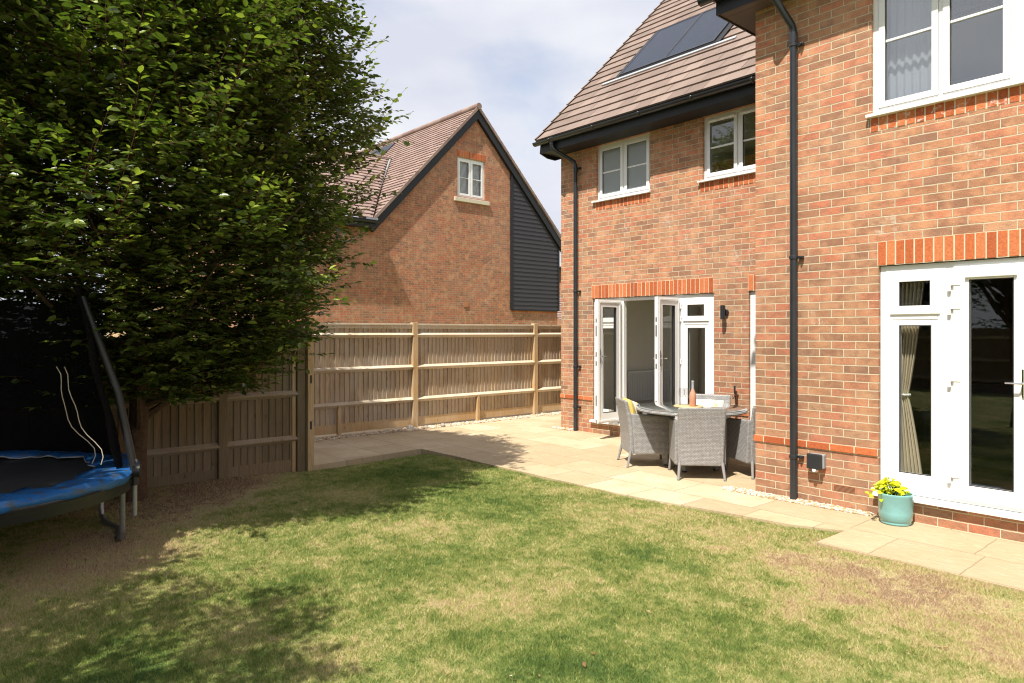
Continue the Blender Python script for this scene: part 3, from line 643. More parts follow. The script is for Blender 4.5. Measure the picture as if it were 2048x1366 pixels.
def leaf_door(parent, hinge, width, z0, z1, ang, sign, hsign):
    """door leaf as local geometry along +x from hinge, rotated by ang"""
    f = MB(); sw = .115; th = .06
    R4 = Matrix.Translation(Vector(hinge)) @ Matrix.Rotation(ang, 4, 'Z')
    def bx(mb, a, b, c_, d, e, g): mb.box(a, b, c_, d, e, g, None, R4)
    t0, t1 = -th/2, th/2
    bx(f, 0, sw, t0, t1, z0, z1); bx(f, width-sw, width, t0, t1, z0, z1); bx(f, sw, width-sw, t0, t1, z1-sw, z1); bx(f, sw, width-sw, t0, t1, z0, z0+.15)
    for s_ in (t0-.008, t1+.0005):     # raised sash rim on both faces
        bx(f, .02, .05, s_, s_+.0075, z0+.02, z1-.02); bx(f, width-.05, width-.02, s_, s_+.0075, z0+.02, z1-.02)
        bx(f, .0502, width-.0502, s_, s_+.0075, z1-.05, z1-.02); bx(f, .0502, width-.0502, s_, s_+.0075, z0+.02, z0+.05)
    bx(f, .05, width-.05, t0-.032, t0-.009, z1-.10, z1-.075)
    o = build(f, 'door', 'upvc', parent, bevel=.004)
    p = MB(); bx(p, sw-.005, width-sw+.005, -.006, .004, z0+.145, z1-sw+.005); build(p, 'pane', 'glass', o)
    g = MB()
    for (a, b, e, h) in ((sw, sw+.006, z0+.15, z1-sw), (width-sw-.006, width-sw, z0+.15, z1-sw), (sw+.006, width-sw-.006, z0+.15, z0+.156), (sw+.006, width-sw-.006, z1-sw-.006, z1-sw)): bx(g, a, b, t0+.002, t1-.002, e, h)
    build(g, 'seal', 'upvc_grey', o)
    hx = width-.05; ax = (R4.to_3x3() @ Vector((-1, 0, 0)))
    for out in (-1, 1):
        n = R4.to_3x3() @ Vector((0, out, 0)); pp = R4 @ Vector((hx, out*th/2, z0+1.03)); handle_set(o, pp, ax, n)
    for zz, hh in ((z0+1.58, .03), (z0+1.42, .08), (z0+1.06, .035), (z0+.92, .035), (z0+.35, .08), (z0+.03, .03)):
        k = MB(); bx(k, width+.0005, width+.004, -.012, .012, zz-hh, zz+hh); build(k, 'lock', 'steel', o)
    return o
def door_frame(parent, c, u0, u1, z0, z1, hinges, setb=.03, sillpr=.06):
    f = MB(); d0, d1 = c+setb, c+setb+.075
    fbox(f, 'x', u0, u1, d0, d1, z1-.05, z1); fbox(f, 'x', u0, u0+.045, d0, d1, z0, z1-.05); fbox(f, 'x', u1-.045, u1, d0, d1, z0, z1-.05)
    for h in hinges: fbox(f, 'x', h-.035, h+.035, d0, d1, z0+.045, z1-.05)
    fbox(f, 'x', u0+.045, u1-.045, d0, d1, z0, z0+.045)
    o = build(f, 'door_frame', 'upvc', parent, bevel=.004)
    mb = MB(); mb.prism([(c-sillpr, z0-.045), (c+.1, z0-.045), (c+.1, z0-.002), (c-sillpr+.01, z0-.012), (c-sillpr, z0-.016)], 'x', u0-.035, u1+.035); build(mb, 'sill', 'upvc', o, bevel=.003)
    return o
def hinge_mb(x, y, z, sx=1):
    mb = MB(); mb.box(x-.012, x+.012, y-.026, y, z-.05, z); mb.box(x-.012, x+.085*sx, y-.022, y, z, z+.022) if sx > 0 else mb.box(x+.085*sx, x+.012, y-.022, y, z, z+.022)
    return mb
# far set
zb, zt = .225, 2.20
fd = door_frame(H, Yf, -7.655, -5.397, zb-.0, zt, (-7.07, -5.99))
side_light(H, Yf, -7.61, -7.105, zb+.045, zt-.05, .026, True, 1.80)
side_light(H, Yf, -5.955, -5.442, zb+.045, zt-.05, .026, True, 1.80)
leaf_door(H, (-7.075, Yf-.005, 0), .54, zb+.03, zt-.045, rad(-92), 1, 1)
leaf_door(H, (-5.985, Yf-.005, 0), .54, zb+.03, zt-.045, rad(-88), 1, 1)
for z in (2.05, 1.86, 1.24, .42): build(hinge_mb(-5.955, Yf+.029, z, .2), 'hinge', 'upvc', fd, bevel=.002)
fd2 = door_frame(H, Yf, -4.855, -3.96, zb, zt, ())
side_light(H, Yf, -4.81, -4.0, zb+.045, zt-.05, .026, True, 1.80)
# near set
zt = 2.252
nd_ = door_frame(H, Yn, -2.51, -.26, zb, zt, (-1.95, -.82), setb=.03)
side_light(H, Yn, -2.465, -1.985, zb+.045, zt-.05, .026, True, 1.80)
side_light(H, Yn, -.785, -.305, zb+.045, zt-.05, .026, True, 1.80)
def closed_leaf(u0, u1, lev):
    f = MB(); d0, d1 = Yn+.012, Yn+.075; z0, z1 = zb+.03, zt-.045; w_ = .115
    ring_frame(f, 'x', u0, u1, d0, d1, z0, z1, w_, .125)
    fbox(f, 'x', u0+.09, u1-.09, d0-.022, d0-.001, z1-.10, z1-.078)
    o = build(f, 'door', 'upvc', H, bevel=.005)
    p = MB(); fbox(p, 'x', u0+w_-.006, u1-w_+.006, d0+.022, d0+.03, z0+.12, z1-w_+.006); build(p, 'pane', 'glass', o)
    g = MB(); ring_frame(g, 'x', u0+w_-.001, u1-w_+.001, d0+.004, d0+.018, z0+.124, z1-w_+.001, .007); build(g, 'seal', 'upvc_grey', o)
    handle_set(o, ((u1-.05) if lev < 0 else (u0+.05), d0, 1.25), (lev, 0, 0), (0, -1, 0)); return o
closed_leaf(-1.925, -1.388, -1); closed_leaf(-1.382, -.845, 1)
for z in (2.05, 1.85, 1.24, .43): build(hinge_mb(-1.955, Yn+.029, z), 'hinge', 'upvc', nd_, bevel=.002)
# rooms behind the glass
def room(x0, x1, y0, y1, z0, z1, m, fl='carpet', light_gap=None):  # optional opening added in the back wall, letting sky light brighten the room
    mb = MB()
    wx0, wx1, wz0, wz1 = light_gap if light_gap else (x0, x0, z0, z0)
    if light_gap:
        for a, b, e, g in ((x0, wx0, z0, z1), (wx1, x1, z0, z1), (wx0, wx1, z0, wz0), (wx0, wx1, wz1, z1)): mb.quad((a, y1, e), (b, y1, e), (b, y1, g), (a, y1, g))
    else: mb.quad((x0, y1, z0), (x1, y1, z0), (x1, y1, z1), (x0, y1, z1))
    mb.quad((x0, y0, z0), (x0, y1, z0), (x0, y1, z1), (x0, y0, z1))
    mb.quad((x1, y0, z0), (x1, y0, z1), (x1, y1, z1), (x1, y1, z0)); mb.quad((x0, y0, z1), (x0, y1, z1), (x1, y1, z1), (x1, y0, z1))
    o = build(mb, 'room', m, H); f = MB(); f.quad((x0, y0, z0), (x1, y0, z0), (x1, y1, z0), (x0, y1, z0)); build(f, 'room_floor', fl, o)
    # inner face of the outside wall around the openings is the wall's own back
    return o
r1 = room(-8.28, -4.0, Yf+.112, 12.4, .20, 2.55, 'wallpaint', light_gap=(-7.6, -4.3, .5, 2.4))
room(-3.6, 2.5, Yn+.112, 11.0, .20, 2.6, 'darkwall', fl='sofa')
room(-8.28, -3.62, Yf+.112, 11.2, 3.0, 4.9, 'wallpaint', light_gap=(-7.9, -4.0, 3.4, 4.8))
room(-3.6, 2.5, Yn+.112, 10.5, 3.0, 5.0, 'greywall', light_gap=(-2.5, 1.5, 3.8, 4.9))
mb = MB(); x = -8.27
mb.box(x, x+.09, 9.98, 11.3, .36, .93); 
for i in range(26): yy = 10.0+i*.05; mb.box(x+.0905, x+.098, yy, yy+.028, .40, .89)
build(mb, 'radiator', 'radiator', H, bevel=.003)
def curtain(name, x0, x1, y, z0, z1, m, label, tie=None, waves=7, amp=.022):
    n = 60; rows = 24; vs = []; fs = []
    for j in range(rows+1):
        z = z1+(z0-z1)*j/rows
        wdt = x1-x0; xs = x0
        if tie:
            k = abs(z-tie); wdt = (x1-x0)*(.36+.64*min(1, k/ (z1-tie if z > tie else 1.2))**.8)
        for i in range(n+1): t = i/n; vs.append((xs+wdt*t, y+amp*math.sin(t*waves*2*math.pi+.6*math.sin(z*2)), z))
    for j in range(rows):
        for i in range(n): a = j*(n+1)+i; fs.append((a, a+1, a+n+2, a+n+1))
    mb = MB(); mb.add(vs, fs); o = build(mb, name, m, smooth=True); tag(o, label, 'curtain')
    s = o.modifiers.new('thick', 'SOLIDIFY'); s.thickness = .003; return o
curtain('curtain', -2.44, -2.16, Yn+.20, .24, 2.5, 'curtain', 'cream tied back curtain behind the narrow ground floor side window', tie=1.08)
curtain('curtain', -2.52, -2.13, Yn+.19, 3.35, 4.95, 'voile', 'white curtain hanging inside the upstairs window above the french doors', waves=6, amp=.010)
mb = MB(); 
for i in range(12): a0 = i*2*math.pi/12; mb.tube([(-2.37+.045*math.cos(a0), Yn+.2+.04*math.sin(a0), 1.09), (-2.37+.045*math.cos(a0+.52), Yn+.2+.04*math.sin(a0+.52), 1.085)], .012, 6)
tb = build(mb, 'curtain_tie', 'padwhite', smooth=True); tag(tb, 'pale rope tie around the cream curtain in the side window', 'curtain tie')
sf = empty('sofa', (-1.6, 9.0, .2), 'dark navy sofa inside the room behind the near french doors', 'sofa')
def pbox(name, parent, x0, x1, y0, y1, z0, z1, m, bev): mb = MB(); mb.box(x0, x1, y0, y1, z0, z1); return build(mb, name, m, parent, bevel=bev)
pbox('seat', sf, -2.6, -.6, 8.6, 9.5, .3, .62, 'sofa', .05); pbox('backrest', sf, -2.6, -.6, 9.3, 9.6, .62, 1.05, 'sofa', .08)
pbox('armrest', sf, -2.85, -2.61, 8.6, 9.6, .3, .82, 'sofa', .06); pbox('armrest', sf, -.59, -.35, 8.6, 9.6, .3, .82, 'sofa', .06)
pbox('base', sf, -2.7, -.5, 8.7, 9.5, .2, .3, 'darkwall', .01)

# eaves
def gutter(parent, pts, r=.056, name='gutter', brackets=()):
    mb = MB(); a, b = Vector(pts[0]), Vector(pts[1]); d = (b-a).normalized(); side = d.cross(Vector((0, 0, 1))).normalized()
    n = 10; vs = []; fs = []
    for p in (a, b):
        for rr in (r, r-.006):
            for j in range(n+1): t = math.pi*j/n; vs.append(p+side*rr*math.cos(t)+Vector((0, 0, -rr*math.sin(t)*1.0)))
    m_ = n+1
    for j in range(n): fs += [(j, j+1, 2*m_+j+1, 2*m_+j), (m_+j, 3*m_+j, 3*m_+j+1, m_+j+1)]
    fs += [(0, 2*m_, 3*m_, m_), (n, m_+n, 3*m_+n, 2*m_+n)]; mb.add(vs, fs)
    for p in (a, b):   # stop ends
        q = [p+side*r*math.cos(math.pi*j/n)+Vector((0, 0, -r*math.sin(math.pi*j/n))) for j in range(n+1)]; q2 = [v+d*(.006 if p is b else -.006) for v in q]
        k = n+1; mb.add(q+q2, [tuple(range(k)), tuple(range(k, 2*k))[::-1]]+[(i, (i+1) % k, k+(i+1) % k, k+i) for i in range(k)])
    o = build(mb, name, 'black', parent, smooth=True)
    for s_ in brackets:
        c = a+d*s_; k = MB(); pts_ = [c+side*(r+.006)*math.cos(math.pi*j/12)+Vector((0, 0, -(r+.006)*math.sin(math.pi*j/12))) for j in range(13)]
        vs = [p-d*.018 for p in pts_]+[p+d*.018 for p in pts_]; k.add(vs, [(j, j+1, 14+j, 13+j) for j in range(12)])
        bo = build(k, 'gutter_union', 'black', o, smooth=True); m2 = bo.modifiers.new('t', 'SOLIDIFY'); m2.thickness = .005
    return o
# recessed part: fascia + soffit box
mb = MB(); mb.box(-8.52, Xc-.001, 8.075, 8.095, 4.70, 4.875); build(mb, 'fascia', 'fascia', H, bevel=.002)
mb = MB(); mb.box(-8.52, Xc-.001, 8.0955, 8.44, 4.7022, 4.716); mb.box(-8.52, -8.396, 8.4405, 18.0, 4.7022, 4.716); build(mb, 'soffit', 'fascia', H)
mb = MB(); mb.prism([(8.0752, 4.699), (8.25, 4.645), (8.44, 4.64), (8.60, 4.70), (8.60, 5.30), (8.0952, 4.875)], 'x', -8.545, -8.521); build(mb, 'bargeboard_end', 'fascia', H)
mb = MB(); mb.prism([(8.601, 5.10), (13.2, 9.60), (13.2, 9.78), (8.601, 5.30)], 'x', -8.545, -8.521); mb.prism([(13.2, 9.60), (18, 4.9), (18, 5.1), (13.2, 9.78)], 'x', -8.545, -8.521); build(mb, 'bargeboard', 'fascia', H)
gutter(H, ((-8.60, 8.015, 4.875), (Xc-.002, 8.015, 4.865)), brackets=(.38, 1.35, 2.25, 3.15, 4.05))
def tiles(name, parent, m, org, u, s, Lu, Ls, gauge, tw=.3, th=.017, skip=None, clip=None, lean=.012, gap=.0022):
    """plain interlocking tiles on a plane: org eave corner, u along the eave, s up the slope"""
    org, u, s = Vector(org), Vector(u).normalized(), Vector(s).normalized(); n = u.cross(s).normalized()
    if n.z < 0: n = -n
    mb = MB(); rows = int(math.ceil(Ls/gauge))
    for i in range(rows):
        off = (tw/2 if i % 2 else 0); k = -1 if off else 0
        while True:
            a = k*tw+off; b = a+tw; k += 1
            if a >= Lu: break
            a = max(a, 0); b = min(b, Lu)
            if b-a < .02: continue
            v0, v1 = i*gauge, min((i+1)*gauge+.01, Ls)
            if v1-v0 < .03: continue
            if skip and skip(org+u*((a+b)/2)+s*((v0+v1)/2)): continue
            if clip:
                a, b = clip(a, b, v0)
                if b-a < .015: continue
            j = random.uniform(-.0015, .0015); g = gap
            z0_, z1_ = lean+th+j, th*.35+j
            P = lambda uu, vv, hh: org+u*uu+s*vv+n*hh
            vs = [P(a+g, v0, z0_), P(b-g, v0, z0_), P(b-g, v1, z1_), P(a+g, v1, z1_), P(a+g, v0, lean*.2), P(b-g, v0, lean*.2), P(b-g, v1, -.005), P(a+g, v1, -.005)]
            mb.add(vs, [(0, 1, 2, 3), (4, 5, 1, 0), (0, 3, 7, 4), (1, 5, 6, 2)])
    return build(mb, name, m, parent)
sl_ = math.atan(.98); sv = (0, math.cos(sl_), math.sin(sl_)); LsR = (13.2-8.05)/math.cos(sl_)
def skipsolar(p): return -7.60 < p.x < -5.75 and 9.20 < p.y < 10.2
roof = tiles('roof', H, 'tile', (-8.60, 8.045, 4.915), (1, 0, 0), sv, 11.1, LsR, .272, skip=None)
mb = MB(); 
def rp(x, y, h=0): n = Vector((0, -math.sin(sl_), math.cos(sl_))); return Vector((x, y, 4.915+(y-8.045)*.98))+n*h
mb.add([rp(-8.59, 8.05, 0), rp(2.5, 8.05, 0), rp(2.5, 13.2, 0), rp(-8.59, 13.2, 0), rp(-8.59, 8.05, -.04), rp(2.5, 8.05, -.04), rp(2.5, 13.2, -.04), rp(-8.59, 13.2, -.04)], [(0, 1, 2, 3), (4, 7, 6, 5), (0, 4, 5, 1), (0, 3, 7, 4), (2, 6, 7, 3), (1, 5, 6, 2)])
mb.quad((-8.59, 13.2, rp(0, 13.2).z), (2.5, 13.2, rp(0, 13.2).z), (2.5, 18.3, 4.9), (-8.59, 18.3, 4.9))
build(mb, 'roof_deck', 'fascia', roof)
mb = MB(); 
for i in range(int(LsR/.272)):   # verge tiles down the left edge
    y0 = 8.05+i*.272*math.cos(sl_); y1 = y0+.272*math.cos(sl_); a, b = rp(-8.615, y0, .05), rp(-8.615, y1, .032); c, d = rp(-8.615, y1, -.06), rp(-8.615, y0, -.045)
    a2, b2, c2, d2 = (v+Vector((.045, 0, 0)) for v in (a, b, c, d)); mb.add([a, b, c, d, a2, b2, c2, d2], [(0, 1, 2, 3), (0, 4, 5, 1), (3, 2, 6, 7), (0, 3, 7, 4), (1, 5, 6, 2)])
build(mb, 'verge', 'tile', roof)
# solar panels
def panel(x0, x1, y0, y1):
    c = rp((x0+x1)/2, (y0+y1)/2, .065); wdt = x1-x0; hgt = (y1-y0)/math.cos(sl_)
    R4 = Matrix.Translation(c) @ Matrix.Rotation(sl_, 4, 'X')
    f = MB(); w_ = .022
    for (a, b, e, g) in ((-wdt/2, -wdt/2+w_, -hgt/2, hgt/2), (wdt/2-w_, wdt/2, -hgt/2, hgt/2), (-wdt/2+w_, wdt/2-w_, -hgt/2, -hgt/2+w_), (-wdt/2+w_, wdt/2-w_, hgt/2-w_, hgt/2)): f.box(a, b, e, g, -.04, .006, None, R4)
    o = build(f, 'solar_panel', 'black', roof)
    g = MB(); g.box(-wdt/2+w_, wdt/2-w_, -hgt/2+w_, hgt/2-w_, -.01, .0, None, R4); build(g, 'solar_cells', 'solar', o)
panel(-7.66, -6.745, 9.155, 10.25); panel(-6.735, -5.82, 9.155, 10.25)
mb = MB(); n_ = Vector((0, -math.sin(sl_), math.cos(sl_)))
for (a, b, y0, y1, h) in ((-8.0, -5.42, 9.07, 9.115, .046),): mb.add([rp(a, y0, h), rp(b, y0, h), rp(b, y1, h), rp(a, y1, h), rp(a, y0, h-.02), rp(b, y0, h-.02), rp(b, y1, h-.02), rp(a, y1, h-.02)], [(0, 1, 2, 3), (4, 5, 1, 0), (0, 3, 7, 4), (1, 5, 6, 2)])
build(mb, 'flashing', 'whitemetal', roof)
mb = MB(); mb.add([rp(-7.70, 9.13, .03), rp(-5.78, 9.13, .03), rp(-5.78, 9.155, .058), rp(-7.70, 9.155, .058), rp(-7.70, 9.13, 0), rp(-5.78, 9.13, 0)], [(0, 1, 2, 3), (4, 5, 1, 0)])
mb.add([rp(-5.81, 9.13, .05), rp(-5.70, 9.13, .05), rp(-5.70, 10.27, .05), rp(-5.81, 10.27, .05)], [(0, 1, 2, 3)]); mb.add([rp(-7.76, 9.13, .05), rp(-7.665, 9.13, .05), rp(-7.665, 10.27, .05), rp(-7.76, 10.27, .05)], [(0, 1, 2, 3)])
build(mb, 'panel_edge', 'fascia', roof)
# near part: eaves box, gutter and its roof
zs = 4.975
mb = MB(); mb.box(-4.00, 5.6, 6.352, Yn-.001, zs, zs+.012); mb.box(-4.00, Xc-.001, Yn, 8.8, zs, zs+.012); mb.box(-3.999, 5.6, 6.47, 6.4725, zs-.002, zs-.0001); build(mb, 'soffit', 'soffit', H)
mb = MB(); mb.box(-4.018, 5.6, 6.33, 6.3515, zs-.012, zs+.17); mb.box(-4.018, -4.0002, 6.3516, 8.8, zs-.012, zs+.17); build(mb, 'fascia', 'fascia', H, bevel=.002)
gutter(H, ((-4.16, 6.265, zs+.17), (5.6, 6.265, zs+.165)), brackets=(.16, 1.9, 3.7))
nl = math.atan(.9); nsv = (0, math.cos(nl), math.sin(nl))
def nclip(a, b, v): return max(a, v*math.cos(nl)), b
nr = tiles('roof', H, 'tile', (-4.03, 6.31, zs+.2), (1, 0, 0), nsv, 9.7, 5.6, .272, clip=nclip)
tiles('roof', H, 'tile', (-4.03, 6.31, zs+.2), (0, 1, 0), (math.cos(nl), 0, math.sin(nl)), 6.5, 5.6, .272, clip=nclip)
mb = MB(); a_ = 5.6*math.cos(nl); hz = 5.6*math.sin(nl); e0 = zs+.195
mb.add([(-4.03, 6.31, e0), (5.6, 6.31, e0), (5.6, 6.31+a_, e0+hz), (-4.03+a_, 6.31+a_, e0+hz), (-4.03, 14.5, e0), (-4.03+a_, 14.5, e0+hz)], [(0, 1, 2, 3), (0, 3, 5, 4)]); build(mb, 'roof_deck', 'fascia', nr)
mb = MB(); h0 = Vector((-4.05, 6.29, zs+.235)); hd = Vector((math.cos(nl), math.cos(nl), math.sin(nl)))
for i in range(13): a = h0+hd*(i*.43); mb.tube([a, a+hd*.45], [.125, .105], 12)
build(mb, 'hip_tiles', 'verge', nr, smooth=True)
# downpipes
def downpipe(x, ywall, ztop, zsoff, gy, xoff, zb_, brs):
    y = ywall-.055; mb = MB()
    mb.tube([(x+xoff, gy, zsoff+.1), (x+xoff, gy, zsoff-.02), (x+xoff*.96, gy+.02, zsoff-.07), (x+xoff*.1, y-.012, ztop+.06), (x, y, ztop), (x, y, zb_)], .034, 16)
    mb.tube([(x, y, ztop-.02), (x, y, ztop-.12)], .039, 16); mb.tube([(x+xoff, gy, zsoff+.12), (x+xoff, gy, zsoff-.0)], .04, 16)
    o = build(mb, 'downpipe', 'black', H, smooth=True)
    for z in brs:
        k = MB(); k.tube([(x, y, z-.016), (x, y, z+.016)], .041, 16); k.box(x+.035, x+.085, y+.018, y+.052, z-.014, z+.014); k.tube([(x+.07, y+.0, z), (x+.07, y+.02, z)], .01, 8); build(k, 'bracket', 'black', o, bevel=.003)
downpipe(-3.285, Yn, 4.62, zs+.04, 6.27, -.10, -.05, (4.48, 2.39, .43))
downpipe(-8.0, Yf, 4.45, 4.78, 8.03, -.20, 0.0, (4.40, 2.34, 1.08, .40))
# wall light, socket, air brick, tap
mb = MB(); lx, ly = -5.20, Yf-.085
mb.tube([(lx, ly, 1.83), (lx, ly, 2.02)], .033, 20); wl = build(mb, 'wall_light', 'black', H, smooth=True)
mb = MB(); mb.tube([(lx, Yf, 1.925), (lx, Yf-.03, 1.925)], .046, 20); mb.tube([(lx, Yf-.03, 1.925), (lx, ly+.02, 1.925)], .02, 12); build(mb, 'mount', 'black', wl, smooth=True)
mb = MB(); mb.box(-3.135, -2.985, Yn-.055, Yn-.001, .35, .485); sk = build(mb, 'outdoor_socket', 'greywall', H, bevel=.008)
mb = MB(); mb.box(-3.140, -2.995, Yn-.092, Yn-.0555, .34, .488); build(mb, 'cover', 'black', sk, bevel=.012)
mb = MB(); mb.tube([(-3.065, Yn-.09, .335), (-3.065, Yn-.03, .325)], .018, 12); build(mb, 'cable_grip', 'upvc', sk, smooth=True)
mb = MB(); mb.box(-2.925, -2.705, Yn-.004, Yn+.02, .152, .217)
ab = build(mb, 'air_brick', 'terracotta', H, bevel=.002)
mb = MB()
for k in range(5): z = .161+k*.0112; mb.box(-2.912, -2.718, Yn-.0062, Yn-.0042, z, z+.0028)
build(mb, 'slot', 'upvc_grey', ab)
mb = MB(); tx, ty = -5.02, Yf-.05
mb.tube([(tx, ty, .0), (tx, ty, .80)], .011, 8); mb.tube([(tx, Yf, .80), (tx, ty-.06, .80), (tx, ty-.08, .76)], .014, 10); mb.tube([(tx, ty, .7), (tx, ty, .86)], .019, 10); tp = build(mb, 'tap', 'brown_pipe', H, smooth=True)
mb = MB(); mb.tube([(tx, ty-.03, .82), (tx, ty-.03, .93)], [.01, .014], 8); build(mb, 'lever', 'black', tp, smooth=True)

# ------------------------------------------------------------------ fences
def fence(name, X, label, posts, y0, y1, railz, top, bm, gb=(.04, .19), double=None, cap=True, stakes=(), face=1, oldrail='rail'):
    """fence along y at x=X, rails facing +x"""
    root = empty(name, (X, (y0+y1)/2, 0), label, 'fence')
    segs = sorted([y0]+[p for p in posts if y0 < p < y1]+[y1])
    for a, b in zip(segs[:-1], segs[1:]):
        a2, b2 = a+(.05 if a in posts else 0), b-(.05 if b in posts else 0)
        mb = MB(); y = a2
        while y < b2-.01:
            wv = min(.085+random.uniform(-.004, .004), b2-y); j = random.uniform(-.003, .003)
            x0, x1 = X-.028+j, X-.012+j; tz = top-.06+random.uniform(-.004, .004)
            mb.add([(x0, y, gb[1]-.01), (x1+.015, y, gb[1]-.01), (x1-.002, y+wv+.012, gb[1]-.01), (x0, y+wv+.012, gb[1]-.01), (x0, y, tz), (x1+.015, y, tz), (x1-.002, y+wv+.012, tz), (x0, y+wv+.012, tz)],
                   [(0, 3, 2, 1), (4, 5, 6, 7), (0, 1, 5, 4), (1, 2, 6, 5), (2, 3, 7, 6), (3, 0, 4, 7)]); y += wv
        build(mb, 'board_panel', bm, root)
        for rz in railz:
            sag = random.uniform(-.006, .006); mb = MB()
            xf = X+.062; mb.prism([(X-.001, rz+.045), (X-.001, rz-.045), (xf-.006, rz-.006), (xf, rz+.006)], 'y', a2-.01, b2+.01, .5)
            build(mb, 'rail', oldrail, root, bevel=.002)
        mb = MB(); mb.box(X-.03, X+.0, a2, b2, gb[0], gb[1]); build(mb, 'gravel_board', bm if bm == 'oldboard' else 'post', root, bevel=.003)
        if cap:
            mb = MB(); mb.box(X-.045, X+.035, a2-.005, b2+.005, top-.028, top); mb.box(X-.010, X+.018, a2, b2, top-.085, top-.0285); build(mb, 'capping_rail', oldrail, root, bevel=.003)
    for p in posts:
        mb = MB(); mb.box(X-.045, X+.055, p-.05, p+.05, -.1, top+.02+random.uniform(0, .01)); build(mb, 'post', 'post' if bm == 'board' else 'oldboard', root, bevel=.005)
    for s_ in stakes:
        mb = MB(); mb.prism([(s_-.03, -.1), (s_+.03, -.1), (s_+.03, .42), (s_-.005, .50), (s_-.03, .40)], 'x', X+.002, X+.06); build(mb, 'stake', 'post', root, bevel=.003)
    return root
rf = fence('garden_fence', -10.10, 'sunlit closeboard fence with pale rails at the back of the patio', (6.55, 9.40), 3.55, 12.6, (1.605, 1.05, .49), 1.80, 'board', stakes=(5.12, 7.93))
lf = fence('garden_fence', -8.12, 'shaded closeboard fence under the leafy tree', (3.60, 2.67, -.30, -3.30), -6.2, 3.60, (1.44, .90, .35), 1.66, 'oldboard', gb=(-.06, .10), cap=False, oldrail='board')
mb = MB(); mb.box(-8.115, -8.02, 3.665, 3.745, -.1, 1.835); cp = build(mb, 'post', 'post', lf, bevel=.006)
mb = MB()
for z in (1.615, 1.073, .506): mb.box(-8.0205, -8.0192, 3.69, 3.716, z-.05, z+.05)
build(mb, 'mortice', 'upvc_grey', cp)
mb = MB(); mb.box(-8.18, -8.10, 3.50, 3.545, -.1, 1.55); build(mb, 'batten', 'post', lf, bevel=.004)
# return fence behind the corner post
rt = empty('garden_fence', (-9.1, 3.66, 0), 'short fence return joining the corner post to the sunlit fence', 'fence')
mb = MB(); x = -10.06
while x < -8.2: mb.box(x, x+.095, 3.64, 3.66, .1, 1.74); x += .0965
build(mb, 'board_panel', 'board', rt)
for z in (1.6, 1.05, .49): mb = MB(); mb.box(-10.06, -8.19, 3.661, 3.70, z-.04, z+.04); build(mb, 'rail', 'rail', rt)
# rear fence seen in the window reflections
bfence = empty('garden_fence', (-1, -9, 0), 'closeboard fence across the end of the garden behind the viewer', 'fence')
mb = MB(); x = -8.1
while x < 7: mb.box(x, x+.098, -9.02, -9.0, -.1, 1.75); x += .1
build(mb, 'board_panel', 'oldboard', bfence)
for z in (1.5, .9, .35): mb = MB(); mb.box(-8.1, 7, -8.999, -8.96, z-.04, z+.04); build(mb, 'rail', 'board', bfence)

# ------------------------------------------------------------------ neighbour house
XG = -19.4; NH = empty('brick_house', (XG, 15.2, 0), 'neighbouring red brick house with steep gable, dark cladding and black bargeboards', 'house')
ay, az, ey0, ez0, ey1, ez1 = 15.2, 9.42, 11.2, 5.13, 19.3, 5.1
mb = MB(); hol = (14.38, 15.60, 6.42, 7.80)
# gable wall as polygons around the window opening
def gz(y): return az-(abs(y-ay))*((az-ez0)/(ay-ey0) if y < ay else (az-ez1)/(ey1-ay))
def strip(y0, y1, z0f, z1f): mb.add([(XG, y0, z0f(y0)), (XG, y1, z0f(y1)), (XG, y1, z1f(y1)), (XG, y0, z1f(y0))], [(0, 1, 2, 3)])
zero = lambda y: -.2
wtop = lambda y: 5.1
strip(7.6, ey0, zero, wtop); strip(ey0, hol[0], zero, gz); strip(hol[0], ay, lambda y: hol[3], gz); strip(ay, hol[1], lambda y: hol[3], gz)
strip(hol[0], hol[1], zero, lambda y: hol[2]); strip(hol[1], ey1, zero, gz)
for q in (((XG, hol[0], hol[2]), (XG, hol[0], hol[3]), (XG-.12, hol[0], hol[3]), (XG-.12, hol[0], hol[2])), ((XG, hol[1], hol[2]), (XG-.12, hol[1], hol[2]), (XG-.12, hol[1], hol[3]), (XG, hol[1], hol[3])),
          ((XG, hol[0], hol[3]), (XG, hol[1], hol[3]), (XG-.12, hol[1], hol[3]), (XG-.12, hol[0], hol[3])), ((XG, hol[0], hol[2]), (XG-.12, hol[0], hol[2]), (XG-.12, hol[1], hol[2]), (XG, hol[1], hol[2]))): mb.quad(*q)
mb.quad((XG, 7.6, -.2), (XG, 7.6, 5.1), (XG-7.5, 7.6, 5.1), (XG-7.5, 7.6, -.2)); mb.add([(XG, 7.6, 5.1), (XG-7.5, 7.6, 5.1), (XG-3.75, 7.6, 8.1)], [(0, 1, 2)])
mb.quad((XG, ey1, -.2), (XG-9, ey1, -.2), (XG-9, ey1, 5.1), (XG, ey1, 5.1))
build(mb, 'wall', 'brick_far', NH)
soldier('lintel', NH, 'y', XG, 14.34, 15.64, 7.82, 8.05, dn=1, proud=.008)
wo, panes = window(NH, 'y', XG, -1, hol[0], hol[1], hol[2], hol[3], 2, True, 'glass', w=.06, sw=.07, setb=.05)
mb = MB()
for (a, b, e, g) in panes:
    z = e
    while z < g: mb.box(XG-.16, XG-.145, a, b, z, z+.022); z += .038
build(mb, 'blind', 'radiator', wo)
mb = MB(); mb.box(XG-.135, XG-.128, 15.33, 15.36, 6.5, 7.7); build(mb, 'blind_cord', 'padwhite', wo)
mb = MB(); mb.quad((XG-.5, 14.2, 6.3), (XG-.5, 15.8, 6.3), (XG-.5, 15.8, 7.9), (XG-.5, 14.2, 7.9)); build(mb, 'room', 'greywall', NH)
